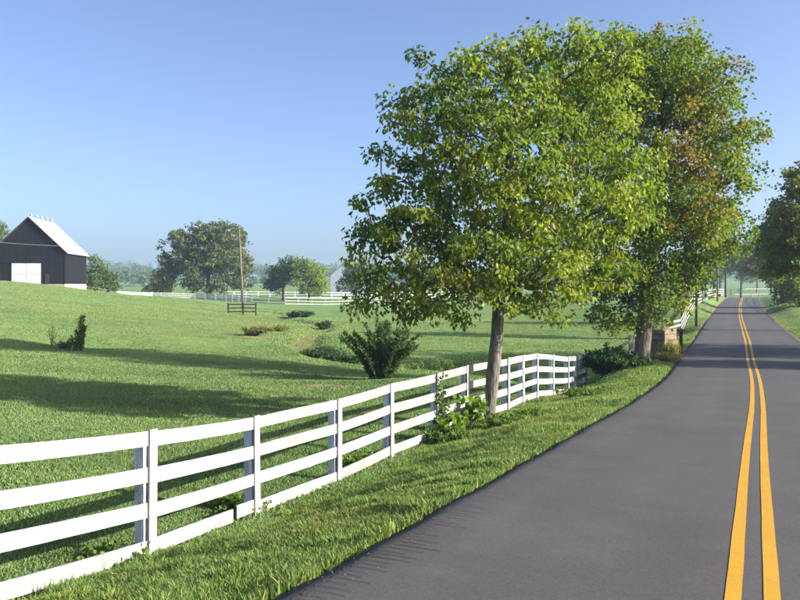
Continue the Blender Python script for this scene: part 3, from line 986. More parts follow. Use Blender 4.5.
tree_at('roadside_tree', 'low green tree on the right bank under the tan tree', 815, 92, 275,
        [(792, 287, 17, 20, 0, 2.6, 1), (804, 296, 14, 14, 0, 2.2, 1)],
        110, 0.75, 34, 0.26, 0.10, 'olive2', 44, 0.2, five=False)
# tall roadside trees just outside the frame whose shade crosses the road
for i, (x, y, h, cr, lab) in enumerate([(27.0, 30.6, 9.5, 2.2, 'roadside tree out of frame nearest to the camera'),
                                        (31.5, 38.0, 11.5, 5.2, 'roadside tree out of frame next along the road')]):
    z = zg1(x, y)
    build_tree('roadside_tree', lab, (x, y, z), (x, y, z + h * 0.85),
               [(x, y, z + h * .60, cr, cr, h * .36, 1), (x + 1, y, z + h * .42, cr * 1.2, cr, h * .2, 1)],
               190 if i == 0 else 420, 0.8, 38, 0.24, 0.11, 'maple', 50 + i, 0.28, BARK_DARK, five=False)

# --- trees in and beyond the pasture
tree_at('pasture_tree', 'big rounded olive green tree behind the white paddock fence', 208, 182, 235,
        [(205, 262, 42, 30, 0, 9, 1), (188, 250, 28, 24, -1, 7, 1), (228, 252, 26, 30, 0, 7, 1), (210, 240, 26, 20, 0, 6, 1), (168, 272, 15, 18, 0, 5, .9), (243, 268, 12, 20, 0, 5, .9), (228, 226, 11, 9, 0, 3, .9), (196, 232, 13, 9, 0, 3.5, .8), (178, 240, 11, 10, 0, 3.5, .8), (162, 262, 9, 9, 0, 3, .7), (215, 284, 34, 10, 0, 6, .8)],
        640, 1.15, 40, 0.50, 0.19, 'olive', 61, 0.5, five=False, mind=0.5, r_twig=0.03)
tree_at('pasture_tree', 'small olive tree left of the big rounded pasture tree', 160, 178, 272,
        [(160, 284, 13, 12, 0, 3.2, 1), (153, 290, 8, 7, 0, 2, .8)], 70, 1.0, 30, 0.5, 0.2, 'olive', 62, 0.22, five=False)
tree_at('pasture_tree', 'dark green round tree behind the paddock fence, left of a lighter one', 283, 185, 262,
        [(284, 272, 17, 15, 0, 4.5, 1), (277, 284, 12, 9, 0, 3.5, .8), (290, 265, 10, 9, 0, 3, .8)], 150, 1.1, 32, 0.45, 0.18, 'dark', 63, 0.28, five=False, mind=0.35)
tree_at('pasture_tree', 'bright yellow-green round tree behind the paddock fence', 309, 180, 263,
        [(310, 277, 18, 17, 0, 4.5, 1), (304, 266, 10, 9, 0, 3, .8), (318, 284, 12, 10, 0, 3, .8)], 150, 1.1, 32, 0.45, 0.18, 'tulip', 64, 0.28, five=False, mind=0.35)
tree_at('pasture_tree', 'dark tree hiding the right side of the pale farmhouse', 356, 195, 270,
        [(357, 276, 16, 14, 0, 4, 1), (346, 284, 9, 9, 0, 3, .8), (372, 284, 12, 9, 0, 3, .8)], 160, 1.1, 32, 0.45, 0.18, 'dark', 65, 0.28, five=False, mind=0.35)
tree_at('pasture_tree', 'slim tree right of the black barn', 95, 150, 258,
        [(95, 268, 8, 14, 0, 2.4, 1), (94, 281, 9, 9, 0, 2.6, 1)], 90, 0.9, 32, 0.4, 0.16, 'far', 66, 0.2, five=False)
tree_at('pasture_tree', 'lower tree beside the slim one right of the barn', 108, 152, 264,
        [(107, 276, 8, 10, 0, 2.4, 1), (112, 283, 7, 7, 0, 2, 1)], 70, 0.9, 32, 0.4, 0.16, 'far', 67, 0.2, five=False)
tree_at('pasture_tree', 'tree crown showing left of the black barn', -8, 165, 228,
        [(-8, 240, 16, 22, 0, 4.5, 1), (-3, 228, 9, 9, 0, 2.5, 1), (-10, 262, 15, 14, 0, 4, 1)], 130, 1.1, 32, 0.45, 0.18, 'far', 68, 0.3, five=False)
# trees over the crest of the road
for i, (lab, px, d, top, ells, n, kind) in enumerate([
    ('hazy green tree left of the road over the crest', 703, 215, 242, [(703, 262, 19, 20, 0, 6, 1), (690, 272, 15, 14, 0, 5, 1), (710, 248, 13, 12, 0, 4, .9)], 220, 'dark'),
    ('hazy round tree straight beyond the end of the road', 741, 262, 246, [(741, 262, 20, 17, 0, 6, 1), (730, 254, 14, 14, 0, 5, 1), (750, 252, 14, 13, 0, 4.5, 1)], 230, 'dark'),
    ('hazy tree right of the end of the road behind the rail fence', 771, 300, 250, [(770, 266, 20, 16, 0, 7, 1), (784, 262, 14, 15, 0, 6, 1)], 170, 'far'),
    ('hazy tree behind the utility poles beyond the crest', 720, 290, 246, [(719, 262, 15, 18, 0, 6, 1), (712, 274, 13, 11, 0, 5, 1), (727, 254, 10, 12, 0, 5, 1)], 170, 'far'),
    ('hazy tree showing between the maple and the first utility pole', 684, 240, 246, [(684, 264, 15, 16, 0, 6, 1), (676, 274, 12, 11, 0, 5, 1)], 150, 'far'),
    ('hazy tree added behind the right-hand bank to shade the valley floor', 806, 245, 240, [(806, 262, 22, 22, 0, 7, 1), (795, 272, 16, 14, 0, 5, 1)], 190, 'dark'),  # hidden tree, added to cast shade on the valley floor
    ('second hazy tree added farther right behind the bank to shade the valley', 838, 262, 236, [(838, 260, 24, 24, 0, 7, 1), (826, 272, 16, 14, 0, 5, 1)], 190, 'dark'),  # also added out of sight for its shadow across the valley
    ('hazy tree just right of the road past the rail fence', 757, 340, 252, [(756, 266, 16, 15, 0, 7, 1), (748, 274, 10, 9, 0, 5, 1)], 140, 'dark')]):
    tree_at('crest_tree', lab, px, d, top, ells, int(n * 1.3), 1.2, 36, 0.52, 0.21, kind, 71 + i, 0.32, five=False, mind=0.4)

# far-off wood on the skyline: one mass
def far_wood():
    g = np.random.default_rng(81)
    C = []; R = []; K = []
    for (d0, d1, p0, p1, n, hmin, hmax) in [(560, 640, 112, 170, 14, 10, 15), (560, 640, 250, 420, 26, 8, 13), (760, 900, -150, 1000, 170, 13, 20), (1000, 1200, -200, 1050, 230, 16, 24), (1300, 1450, -200, 1050, 250, 15, 24), (420, 470, 430, 720, 34, 8, 13), (330, 380, 600, 700, 10, 8, 12)]:
        for _ in range(n):
            d = g.uniform(d0, d1); px = g.uniform(p0, p1); x = PX(px, d)
            h = g.uniform(hmin, hmax); z = zg1(x, d)
            m = 9
            v = g.normal(0, 1, (m, 3)); v /= np.linalg.norm(v, axis=1)[:, None]
            pts = np.array((x, d, z + h * 0.52)) + v * np.array((h * .30, h * .30, h * .36)) * (g.random(m) ** .4)[:, None]
            C.append(pts); R.append(np.full(m, h * 0.22)); 
            K.append(np.tile(np.array(GREENS['far'])[g.integers(0, 3)] * g.uniform(.8, 1.15), (m, 1)))
    C = np.concatenate(C); R = np.concatenate(R); K = np.concatenate(K)
    me = leaves_mesh('far_wood', C, R, 26, 1.7, 0.8, K, 82, 0.4, five=False)
    o = link('far_wood', me)
    tag(o, 'hazy blue line of woods on the far skyline', 'woods', None, 'stuff')
far_wood()

# ------------------------------------------------------------------ barn
def build_barn():
    c = Vector((-49.0, 117.0, 0)); ux = Vector((-0.991, -0.131, 0)); uy = Vector((-0.131, 0.991, 0))
    rz = math.atan2(ux.y, ux.x)
    z0 = EYE - 1.9
    root = empty('barn', (c.x, c.y, z0), 'black wooden barn with pale metal roof and white door on the hill', 'barn')
    W = 10.0; Lb = 12.2
    def T(u, v, z): return Vector((ux.x * u + uy.x * v, ux.y * u + uy.y * v, z - z0))
    ze = EYE + 5.0; za = EYE + 9.85; zw = EYE + 0.15
    def hexa(m, u0, u1, v0, v1, a, b):
        vs = [T(u, v, z) for z in (a, b) for v in (v0, v1) for u in (u0, u1)]
        m.add(vs, [(0, 2, 3, 1), (4, 5, 7, 6), (0, 1, 5, 4), (2, 6, 7, 3), (0, 4, 6, 2), (1, 3, 7, 5)])
        return m
    # gables and side walls as solid boards
    for v0, v1 in ((0, 0.12), (Lb - 0.12, Lb)):
        m = MB(); pr = [(0, zw), (W, zw), (W, ze), (W / 2, za), (0, ze)]
        vs = [T(u, v0, z) for u, z in pr] + [T(u, v1, z) for u, z in pr]
        m.add(vs, [(0, 1, 2, 3, 4), (9, 8, 7, 6, 5)] + [(i, i + 5, (i + 1) % 5 + 5, (i + 1) % 5) for i in range(5)])
        m.build('gable_wall', BARNBLACK, root)
    for u0, u1 in ((0, 0.12), (W - 0.12, W)):
        hexa(MB(), u0, u1, 0.125, Lb - 0.125, zw, ze - 0.05).build('side_wall', BARNBLACK, root)
    # vertical battens of the siding
    m = MB()
    u = 0.25
    while u < W - 0.1:
        top = ze + (za - ze) * (1 - abs(u - W / 2) / (W / 2)) - 0.1
        hexa(m, u - 0.025, u + 0.025, -0.03, -0.003, zw, top); u += 0.3
    v = 0.3
    while v < Lb:
        hexa(m, -0.03, -0.003, v - 0.025, v + 0.025, zw, ze - 0.1); v += 0.3
    o = m.build('siding_battens', BARNBLACK, root); o['kind'] = 'stuff'
    # foundation
    m = MB(); hexa(m, 0.02, W - 0.02, 0.02, Lb - 0.02, EYE - 1.8, zw - 0.003); m.build('foundation', STONE, root)
    # roof slopes with standing seams
    for s in (0, 1):
        e = -0.45 if s == 0 else W + 0.45
        zz = ze - (za - ze) / (W / 2) * 0.45
        m = MB()
        for th in (0.03, 0.10):
            pass
        vs = [T(e, -0.35, zz + .03), T(W / 2, -0.35, za + .03), T(W / 2, Lb + .35, za + .03), T(e, Lb + .35, zz + .03)]
        vs += [v + Vector((0, 0, 0.09)) for v in vs]
        m.add(vs, [(0, 1, 2, 3), (7, 6, 5, 4), (0, 4, 5, 1), (1, 5, 6, 2), (2, 6, 7, 3), (3, 7, 4, 0)])
        ro = m.build('roof', ROOFMETAL, root)
        sm = MB(); v = -0.3
        while v < Lb + .33:
            a = T(e, v, zz + .12); b = T(W / 2, v, za + .12)
            w = Vector((uy.x, uy.y, 0)) * 0.02; h = Vector((0, 0, 0.045))
            sm.add([a - w, a + w, b + w, b - w, a - w + h, a + w + h, b + w + h, b - w + h],
                   [(4, 5, 6, 7), (0, 1, 5, 4), (1, 2, 6, 5), (2, 3, 7, 6), (3, 0, 4, 7)])
            v += 0.62
        so = sm.build('roof_seams', ROOFMETAL, ro); so['kind'] = 'stuff'
    # ridge ventilators
    for k in range(5):
        v = 0.9 + k * 2.55
        m = MB()
        b = T(W / 2, v, za)
        m.tube([b, b + Vector((0, 0, .36)), b + Vector((0, 0, .37)), b + Vector((0, 0, .46)), b + Vector((0, 0, .72))], [.11, .11, .18, .18, .02], 10)
        m.build('ridge_vent', ROOFMETAL, root)
    # sliding doors, corner boards and a hatch
    for a, b in ((3.35, 5.34), (5.37, 7.36)):
        d = hexa(MB(), a, b, -0.14, -0.06, zw - 0.02, EYE + 3.15).build('door', DOORWHITE, root)
        for zz in (zw + 0.1, EYE + 1.6, EYE + 2.95): hexa(MB(), a + .05, b - .05, -0.165, -0.142, zz, zz + 0.14).build('door_brace', DOORWHITE, d)
    hexa(MB(), 3.1, 9.6, -0.12, -0.035, EYE + 3.2, EYE + 3.32).build('door_track', BARNBLACK, root)
    hexa(MB(), 2.2, 2.75, -0.10, -0.035, zw + .05, EYE + 1.6).build('hatch', DARKWOOD, root)
    for u0 in (-0.06, W - 0.08):
        hexa(MB(), u0, u0 + 0.14, -0.075, -0.034, zw, ze - 0.15).build('corner_board', BARNBLACK, root)
    # fascia along the gable
    for s in (-1, 1):
        m = MB()
        a = T(W / 2, -0.37, za - .10); b = T(W / 2 - s * (W / 2 + .45), -0.37, ze - (za - ze) / (W / 2) * .45 - .10)
        t = Vector((0, 0, .13)); w = Vector((uy.x, uy.y, 0)) * -0.03
        m.add([a, b, b + t, a + t, a + w, b + w, b + w + t, a + w + t], [(0, 1, 2, 3), (7, 6, 5, 4), (0, 4, 5, 1), (2, 6, 7, 3), (1, 5, 6, 2), (0, 3, 7, 4)])
        m.build('fascia', BARNBLACK, root)
build_barn()
# service wire that sags across the barn front
def wire(name, label, a, b, sag, r, mat):
    m = MB(); pts = []
    for i in range(17):
        t = i / 16
        p = Vector(a).lerp(Vector(b), t); p.z -= sag * 4 * t * (1 - t); pts.append(tuple(p))
    m.tube(pts, r, 5)
    o = m.build(name, mat)
    return tag(o, label, 'wire')
wire('service_wire', 'thin pale wire sagging across the front of the black barn', (PX(-120, 108), 108, PZ(226, 108)), (PX(64, 116.4), 116.4, PZ(246, 116.4)), 0.5, 0.022, METALGREY)

# ------------------------------------------------------------------ white house behind the paddock
def build_house():
    d = 232.0
    xa = PX(346, d); zb = EYE - 3.2
    root = empty('farmhouse', (xa, d, zb), 'pale gabled farmhouse half hidden by trees behind the paddock', 'house')
    hw = 4.6; ze = EYE + 2.7 - zb; za = EYE + 6.7 - zb; Lh = 11
    for v in (0, Lh - .2):
        m = MB(); pr = [(-hw, 0), (hw, 0), (hw, ze), (0, za), (-hw, ze)]
        vs = [(u, v, z) for u, z in pr] + [(u, v + .2, z) for u, z in pr]
        m.add(vs, [(0, 1, 2, 3, 4), (9, 8, 7, 6, 5)] + [(i, i + 5, (i + 1) % 5 + 5, (i + 1) % 5) for i in range(5)])
        m.build('gable_wall', HOUSE_SHADEBLUE, root)
    for s in (-1, 1):
        MB().box(s * hw - .1, s * hw + .1, .2, Lh - .2, 0, ze).build('side_wall', HOUSE_SHADEBLUE, root)
        m = MB(); k = (za - ze) / hw
        vs = [(0, -.4, za + .08), (s * (hw + .5), -.4, ze - k * .5 + .08), (s * (hw + .5), Lh + .4, ze - k * .5 + .08), (0, Lh + .4, za + .08)]
        vs += [(a, b, c + .2) for a, b, c in vs]
        m.add(vs, [(0, 1, 2, 3), (7, 6, 5, 4), (0, 4, 5, 1), (1, 5, 6, 2), (2, 6, 7, 3), (3, 7, 4, 0)])
        ro = m.build('roof', SHINGLE, root)
        if s < 0:
            MB().box(-1.4, -.6, 5, 5.8, za - 1, za + 1.0).build('chimney', STONE, ro)
    for u in (-2.6, 1.2):
        w = MB().box(u, u + 1.1, -.06, -.003, 1.3, 3.0).build('window', HOUSE_SHADEBLUE, root)
        MB().box(u + .12, u + .98, -.09, -.063, 1.42, 2.88).build('pane', GLASS, w)
    w = MB().box(-.5, .5, -.06, -.003, ze - .1, ze + 1.4).build('window', HOUSE_SHADEBLUE, root)
    MB().box(-.38, .38, -.09, -.063, ze + .02, ze + 1.28).build('pane', GLASS, w)
build_house()

# ------------------------------------------------------------------ far fences
def far_fence(name, label, cols, H, rails, mat, spacing=2.7, rail_h=0.16, post_w=0.07, seed=1, group=None):
    """cols: [(photo column, depth)] along the run"""
    P = [Vector((PX(p, d), d, 0)) for p, d in cols]
    pts = []
    for a, b in zip(P[:-1], P[1:]):
        n = max(1, round((b - a).length / spacing))
        pts += [a.lerp(b, i / n) for i in range(n)]
    pts.append(P[-1])
    zs = zg(np.array([p.x for p in pts]), np.array([p.y for p in pts]))
    for p, z in zip(pts, zs): p.z = float(z)
    base = pts[0].copy()
    root = empty(name, base, label, 'fence', group)
    pm = None
    for p in pts:
        if pm is None:
            o = MB().box(-post_w, post_w, -post_w, post_w, -.3, H + .08).build('post', mat, root); pm = o.data
        else:
            o = link('post', pm, root)
        o.location = p - base
    for k in range(rails):
        z = H - rail_h - k * (H - rail_h - 0.1) / max(1, rails - 1) * (1.0 if rails > 1 else 0)
        m = MB(); vs = []; fs = []
        for i, p in enumerate(pts):
            a = pts[max(0, i - 1)]; b = pts[min(len(pts) - 1, i + 1)]
            t = Vector((b.x - a.x, b.y - a.y, 0)).normalized(); nr = Vector((t.y, -t.x, 0))
            if nr.y > 0: nr = -nr
            q = p - base + nr * (post_w + 0.02)
            for w, h in ((-.015, 0), (.015, 0), (.015, rail_h), (-.015, rail_h)):
                vs.append(q + nr * w + Vector((0, 0, z + h)))
        for i in range(len(pts) - 1):
            for j in range(4):
                a = 4 * i + j; c = 4 * i + (j + 1) % 4
                fs.append((a, a + 4, c + 4, c))
        fs += [(0, 1, 2, 3), tuple(4 * (len(pts) - 1) + j for j in (3, 2, 1, 0))]
        m.add(vs, fs).build('rail', mat, root)
    return root
far_fence('paddock_fence', 'weathered dark rail fence just right of the barn', [(86, 148), (116, 153)], 1.35, 3, GREYWOOD, 2.4)
far_fence('paddock_fence', 'short white board fence between the barn trees and the big pasture tree', [(116, 158), (152, 165)], 1.5, 4, WHITE_SHADE_LIFT, 2.4, 0.24)
far_fence('paddock_fence', 'white paddock fence running in front of the big pasture tree', [(150, 172), (195, 172), (226, 169), (252, 163)], 1.5, 4, WHITE_SHADE_LIFT, 2.4, 0.24)
far_fence('paddock_fence', 'white rail fence in front of the two round trees', [(252, 160), (285, 158), (325, 163), (352, 175), (385, 190), (440, 205)], 1.45, 3, WHITE_FAR, 3.0, 0.14, 0.09)
far_fence('paddock_fence', 'farther pale rail fence behind the two round trees', [(222, 212), (270, 214), (320, 216), (400, 222), (470, 230)], 1.6, 3, WHITE_SHADE_LIFT, 3.4, 0.15, 0.12)
far_fence('rail_fence', 'white rail fence across the valley beyond the end of the road', [(716, 300), (738, 305), (770, 312), (800, 318)], 2.4, 2, WHITE_FAR, 3.5, 0.25, 0.12)

# white gate panel beyond the crest
def white_gate():
    d = 236.0; x = PX(755.5, d); z = zg1(x, d)
    r = empty('white_gate', (x, d, z), 'small white gate standing beyond the crest of the road', 'gate')
    h = 2.0
    for s in (-1, 1): MB().box(s * 1.1 - .12, s * 1.1 + .12, -.12, .12, -.3, h + .2).build('post', WHITE_FAR, r)
    for k in range(3): MB().box(-1.0, 1.0, -.04, .04, .4 + k * .6, .62 + k * .6).build('bar', WHITE_FAR, r)
white_gate()

# ------------------------------------------------------------------ poles, sign, hurdle
def utility_pole(label, px, d, H, lean=(0, 0), arm=True, mat=POLEWOOD, group='utility poles', r=0.15):
    x = PX(px, d); z = zg1(x, d)
    o = empty('utility_pole', (x, d, z), label, 'utility pole', group)
    MB().tube([(0, 0, -.4), (lean[0] * .5, lean[1] * .5, H * .5), (lean[0], lean[1], H)], [r, r * .85, r * .68], 10).build('shaft', mat, o, True)
    if arm:
        a = MB().box(lean[0] - 1.1, lean[0] + 1.1, lean[1] - r - .09, lean[1] - r * .8, H - .75, H - .62).build('crossarm', mat, o)
        for u in (-1.0, -.4, .4, 1.0):
            MB().tube([(lean[0] + u, lean[1] - r - .04, H - .62), (lean[0] + u, lean[1] - r - .04, H - .45)], [.03, .05], 8).build('insulator', METALGREY, a)
    return o
utility_pole('brown utility pole on the left verge in front of the climbing fence', 696.6, 70.5, 9.0)
utility_pole('pale utility pole beside the white fence near the crest', 717.5, 135, 8.2, r=0.17)
utility_pole('dark utility pole at the crest left of the road', 725.5, 172, 8.0, r=0.2, mat=DARKWOOD)
utility_pole('dark pole behind the white fence near the crest', 714, 150, 7.2, arm=False, r=0.18, mat=DARKWOOD)
utility_pole('leaning weathered pole rising behind the black hurdle in the pasture', 243.5, 97, 10.3, (-0.55, 0), arm=False, r=0.14)

def hurdle():
    d = 96.0; x = PX(242, d); z = zg1(x, d)
    r = empty('pasture_hurdle', (x, d, z), 'short black three-rail fence panel in the open pasture', 'fence panel')
    for u in (-1.66, 0.15, 1.66): MB().box(u - .07, u + .07, -.07, .07, -.3, 1.36).build('post', DARKWOOD, r)
    for k in range(3): MB().box(-1.75, 1.75, -.11, -.074, .28 + k * .43, .42 + k * .43).build('rail', DARKWOOD, r)
hurdle()

def road_sign():
    d = 97.0; x = PX(705, d); z = zg1(x, d)
    r = empty('road_sign', (x, d, z), 'small road sign seen from behind on the left bank', 'road sign')
    MB().box(-.035, .035, -.035, .035, -.3, 2.1).build('post', METALGREY, r)
    m = MB(); q = [(-.42, 0), (0, -.42), (.42, 0), (0, .42)]
    vs = [(u, -.06, 1.75 + w) for u, w in q] + [(u, -.04, 1.75 + w) for u, w in q]
    m.add(vs, [(0, 1, 2, 3), (7, 6, 5, 4)] + [(i, i + 4, (i + 1) % 4 + 4, (i + 1) % 4) for i in range(4)])
    m.build('sign_panel', METALGREY, r)
road_sign()

# ------------------------------------------------------------------ culvert end by the maple
def culvert():
    d = 37.5
    x = PX(662, d); z = zg1(x, d) - 0.1
    r = empty('stone_pillar', (x, d, z), 'tan weathered stone pillar beside the maple trunk', 'pillar')
    g = random.Random(3)
    # courses of rough stone blocks
    zz = 0.0; k = 0
    rz = math.radians(38)
    while zz < 1.5:
        h = g.uniform(.2, .3)
        m = MB(); s = .52 - .01 * k + g.uniform(-.02, .02)
        c, sn = math.cos(rz + g.uniform(-.03, .03)), math.sin(rz)
        ring = []
        for zc, sc in ((zz + .012, .97), (zz + .035, 1), (zz + h - .03, 1), (zz + h - .005, .965)):
            ring.append([(sc * s * (u * c - v * sn) + g.uniform(-.012, .012), sc * s * (u * sn + v * c) + g.uniform(-.012, .012), zc) for u, v in ((-1, -1), (0, -1.02), (1, -1), (1.02, 0), (1, 1), (0, 1), (-1, 1), (-1.02, 0))])
        vs = [p for q in ring for p in q]; fs = [tuple(range(7, -1, -1)), tuple(range(24, 32))]
        for i in range(3):
            for j in range(8): fs.append((8 * i + j, 8 * i + (j + 1) % 8, 8 * i + 8 + (j + 1) % 8, 8 * i + 8 + j))
        m.add(vs, fs).build('stone_course', PILLAR, r)
        zz += h; k += 1
    # guard rail right of the pillar
    r2 = empty('wooden_guard_rail', (PX(681, 40), 40, zg1(PX(681, 40), 40)), 'short dark wooden rail and post right of the stone pillar', 'guard rail')
    MB().box(-.06, .06, -.06, .06, -.3, 1.25).build('post', DARKWOOD, r2)
    oriented_box((-1.0, -.6, 1.12), (.15, -.085, 1.10), (0.01, -.02, 0), .12).build('rail', DARKWOOD, r2)
    # weathered water gate from the fence end to the maple
    a = Vector(F1[-1]); xb = PX(632, 36.5); b = Vector((xb, 36.5, zg1(xb, 36.5)))
    base = Vector((a.x + .3, a.y + .2, zg1(a.x, a.y)))
    r3 = empty('water_gate', base, 'weathered grey rails between the end of the white fence and the maple', 'gate')
    for zz in (.55, 1.0):
        oriented_box((0, 0, zz), (b.x - base.x, b.y - base.y, b.z - base.z + zz + .1), (0.01, .03, 0), .14).build('rail', GREYWOOD, r3)
    q = b - base
    MB().box(q.x - .09, q.x + .09, q.y + .04, q.y + .22, q.z - .4, q.z + 1.4).build('post', GREYWOOD, r3)
culvert()

# ------------------------------------------------------------------ shrubs, saplings and weeds
STEM = mat_simple('green_brown_stem', (0.06, 0.06, 0.025), (0.11, 0.10, 0.045), 8, 0.8, 0.1, 0.2)
def plant(name, label, px, d, stems, H, spread, leaf_n, L, W, cols, seed, cat='shrub', group=None, up=0.5, r=0.012, start=0.2, curve=0.4, xy=None, droop=0.0, scatter=0.08):
    x, y = (PX(px, d), d) if xy is None else xy
    z = zg1(x, y)
    root = empty(name, (x, y, z), label, cat, group)
    g = random.Random(seed); gn = np.random.default_rng(seed)
    m = MB(); C = []
    for i in range(stems):
        a = g.uniform(0, 2 * math.pi); rr = math.sqrt(g.random())
        h = H * g.uniform(.55, 1.0) * (1 - .3 * rr)
        tip = Vector((math.cos(a) * spread * rr, math.sin(a) * spread * rr, h))
        b = Vector((tip.x * .18, tip.y * .18, -.05))
        mid = b.lerp(tip, .5) + Vector((-tip.x, -tip.y, 0)) * .12 * curve + Vector((0, 0, .08 * h))
        pts = [b, b.lerp(mid, .5) , mid, mid.lerp(tip, .55) + Vector((0, 0, .03 * h)), tip]
        m.tube([tuple(p) for p in pts], [r, r * .9, r * .7, r * .5, r * .25], 5)
        for j in range(leaf_n):
            t = start + (1 - start) * g.random()
            k = min(3, int(t * 4)); q = pts[k].lerp(pts[k + 1], t * 4 - k)
            C.append(tuple(q))
    m.build('stems', STEM, root, True)['kind'] = 'stuff'
    C = np.array(C)
    pal = np.array(cols)
    cc = pal[gn.integers(0, len(pal), len(C))] * gn.uniform(.8, 1.2, len(C))[:, None]
    me = leaves_mesh('foliage', C, np.full(len(C), scatter), 1, L, W, cc, seed + 5, droop, up=up)
    o = link('foliage', me, root); o['kind'] = 'stuff'
    return root
DK = [(0.036, 0.072, 0.022), (0.052, 0.095, 0.027), (0.070, 0.112, 0.031)]
DK2 = [(0.024, 0.052, 0.017), (0.036, 0.070, 0.021), (0.050, 0.086, 0.025)]
BR = [(0.14, 0.22, 0.030), (0.18, 0.25, 0.034), (0.10, 0.17, 0.028)]
MD = [(0.100, 0.165, 0.034), (0.135, 0.190, 0.040), (0.078, 0.135, 0.030)]
DRY = [(0.30, 0.25, 0.11), (0.34, 0.28, 0.12), (0.22, 0.20, 0.08), (0.30, 0.24, 0.06)]
plant('spiky_shrub', 'dark spiky shrub standing in the pasture behind the fence', 381, 31, 70, 2.6, 1.65, 150, 0.17, 0.026, DK, 101, up=1.0, r=0.018, start=0.03, scatter=.05)
plant('cedar_sapling', 'small upright dark cedar sapling on the left slope', 81, 38.5, 14, 2.15, 0.26, 100, 0.10, 0.022, DK, 102, 'sapling', up=0.8, r=0.012, start=0.1)
plant('cedar_sapling', 'low side sapling next to the upright cedar on the left slope', 76, 38.3, 8, 0.9, 0.4, 60, 0.10, 0.022, DK, 103, 'sapling', up=0.8)
plant('dry_weed', 'thin pale weed stalks left of the cedar sapling', 52, 40, 7, 1.25, 0.35, 26, 0.06, 0.018, [(0.10, 0.12, 0.05), (0.14, 0.13, 0.06)], 104, 'weed', up=.4)
plant('dry_weed', 'low brownish weed clump beside the cedar sapling', 66, 39, 20, 0.55, 0.55, 26, 0.10, 0.03, [(0.16, 0.13, 0.06), (0.12, 0.13, 0.05)], 105, 'weed', up=.4)
plant('pasture_bush', 'small round bush near the creek beyond the spiky shrub', 325, 76, 36, 1.0, 0.9, 46, 0.16, 0.06, DK, 106, r=.015, up=.3, scatter=.15)
plant('pasture_bush', 'low dark bush close to the far end of the creek', 302, 98, 40, 0.8, 1.9, 50, 0.22, 0.09, DK2, 107, r=.015, up=.3, scatter=.2)
plant('pasture_bush', 'dark bush overhanging the creek bank left of the spiky shrub', 342, 43.4, 44, 0.75, 1.15, 60, 0.13, 0.045, DK2, 108, r=.012, up=.3, scatter=.12)
plant('pasture_bush', 'scrubby bush at the creek bend', 314, 47, 34, 0.6, 1.0, 56, 0.12, 0.045, DK2, 109, r=.012, up=.3, scatter=.12)
plant('pasture_bush', 'rough brownish growth on the eroded creek bank', 252, 58, 26, 0.7, 1.1, 36, 0.16, 0.05, [(0.12, 0.11, 0.05), (0.09, 0.12, 0.04)], 110, r=.012, up=.4, scatter=.12)
plant('pasture_bush', 'yellowish tall growth along the creek in mid pasture', 277, 66, 24, 0.6, 1.6, 34, 0.18, 0.04, [(0.24, 0.22, 0.05), (0.16, 0.18, 0.05)], 111, r=.012, up=.5, scatter=.12)
plant('pasture_bush', 'low weeds in the shade right of the spiky shrub', 440, 42, 40, 0.6, 2.2, 34, 0.14, 0.045, MD, 112, r=.012, up=.3, scatter=.15)
plant('leafy_sapling', 'bright green large-leaved sapling by the fence beside the tree trunk', 471, 19.9, 9, 1.25, 0.42, 15, 0.22, 0.075, BR, 113, 'sapling', r=.010, up=.1, scatter=.06, start=.35)
plant('leafy_sapling', 'low bright sapling in front of the vine-covered fence post', 452, 18.5, 12, 0.75, 0.5, 14, 0.20, 0.07, BR, 114, 'sapling', r=.010, up=.1, scatter=.06)
plant('weed_clump', 'shady weed clump at the foot of the fence left of the trunk', 449, 18.0, 40, 0.36, 0.6, 26, 0.10, 0.035, MD, 115, 'weeds', r=.008, up=.3)
plant('weed_clump', 'green weeds around the foot of the broad-leaved tree', 500, 20.2, 56, 0.28, 0.9, 24, 0.10, 0.03, MD, 116, 'weeds', r=.007, up=.4)
plant('weed_clump', 'low weeds between the trunk and the bare soil patch', 532, 21.2, 26, 0.20, 0.5, 20, 0.09, 0.028, MD, 117, 'weeds', r=.006, up=.4)
plant('weed_clump', 'leafy clump on the verge beyond the bare soil patch', 583, 25.0, 54, 0.32, 0.9, 28, 0.11, 0.03, MD, 118, 'weeds', r=.007, up=.4)
plant('dark_shrub', 'dark shrub swallowing the far end of the white fence', 607, 35.0, 60, 1.5, 1.3, 60, 0.15, 0.05, DK, 119, r=.014, up=.3, scatter=.14)
plant('dark_shrub', 'low dark undergrowth at the foot of the maple', 625, 33.0, 60, 0.7, 1.4, 46, 0.14, 0.045, DK, 120, r=.010, up=.3, scatter=.12)
plant('dry_grass_clump', 'tall dry tan grass against the stone pillar', 671, 36.2, 90, 0.85, 0.4, 12, 0.30, 0.014, DRY, 121, 'dry grass', r=.006, up=1.6, scatter=.05)
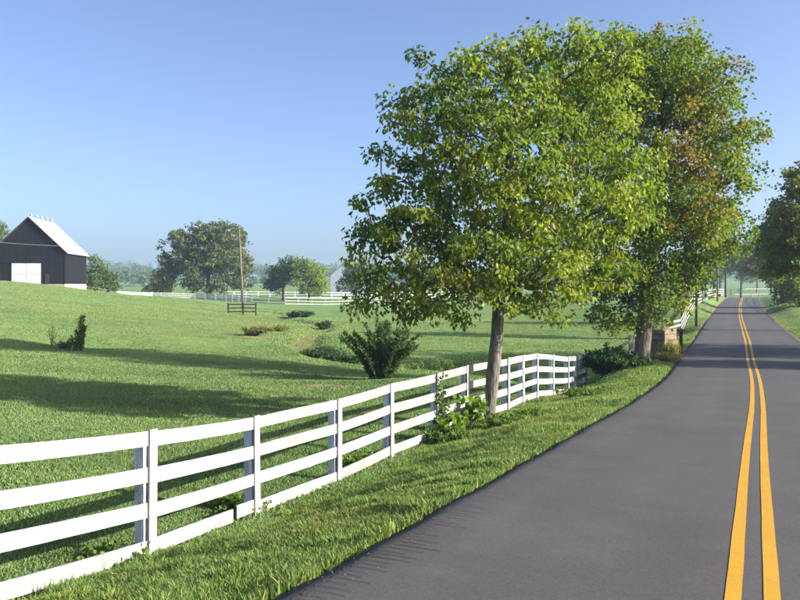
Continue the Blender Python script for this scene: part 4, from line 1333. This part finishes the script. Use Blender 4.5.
plant('dry_grass_clump', 'low yellow grass in front of the stone pillar by the road', 668, 34.9, 90, 0.42, 0.75, 9, 0.22, 0.014, DRY, 122, 'dry grass', r=.005, up=1.2, scatter=.05)
# broad-leaved weeds growing through the near fence
for i, (px, d, lab) in enumerate([(108, 9.3, 'weeds behind the leftmost fence posts'), (225, 12.4, 'weeds filling the gap of the broken bottom board'), (238, 12.2, 'weeds at the second post from the left'), (358, 15.9, 'weeds behind the fence before the vine post')]):
    plant('weed_clump', lab, px, d, 34, 0.26, 0.5, 12, 0.075, 0.03, BR if i % 2 else MD, 130 + i, 'weeds', r=.004, up=.3, scatter=.05)
# vine on the fence post
def vine():
    p = Vector(F1[6]); r = empty('climbing_vine', (p.x + .09, p.y - .06, p.z - F1H), 'green vine climbing a fence post left of the tree trunk', 'vine')
    g = random.Random(9); m = MB(); C = []
    for s in range(4):
        pts = []; a0 = g.uniform(0, 6)
        for i in range(12):
            z = i / 11 * (F1H + .1 - .25 * s)
            q = (.07 * math.cos(a0 + i * .9), .07 * math.sin(a0 + i * .9), z); pts.append(q)
            for _ in range(7): C.append((q[0] + g.uniform(-.1, .1), q[1] + g.uniform(-.1, .1), q[2] + g.uniform(-.06, .06)))
        m.tube(pts, .007, 5)
    m.build('stems', STEM, r, True)['kind'] = 'stuff'
    C = np.array(C); pal = np.array(MD + DK)
    me = leaves_mesh('foliage', C, np.full(len(C), .04), 1, .09, .04, pal[np.random.default_rng(1).integers(0, 6, len(C))], 10, .5)
    link('foliage', me, r)['kind'] = 'stuff'
vine()

# ------------------------------------------------------------------ morning haze
def haze():
    m = bpy.data.materials.new('haze'); m.use_nodes = True
    nt = m.node_tree; nt.nodes.clear()
    out = nt.nodes.new('ShaderNodeOutputMaterial'); v = nt.nodes.new('ShaderNodeVolumePrincipled')
    v.inputs['Color'].default_value = (0.50, 0.70, 1.0, 1)
    v.inputs['Density'].default_value = 0.00030
    v.inputs['Anisotropy'].default_value = 0.1
    nt.links.new(v.outputs[0], out.inputs['Volume'])
    b = MB().box(-3400, 3400, -40, 3200, -12, 46).build('haze', m)
    tag(b, 'thin pale morning haze over the pasture and far woods', None, None, 'stuff')
haze()
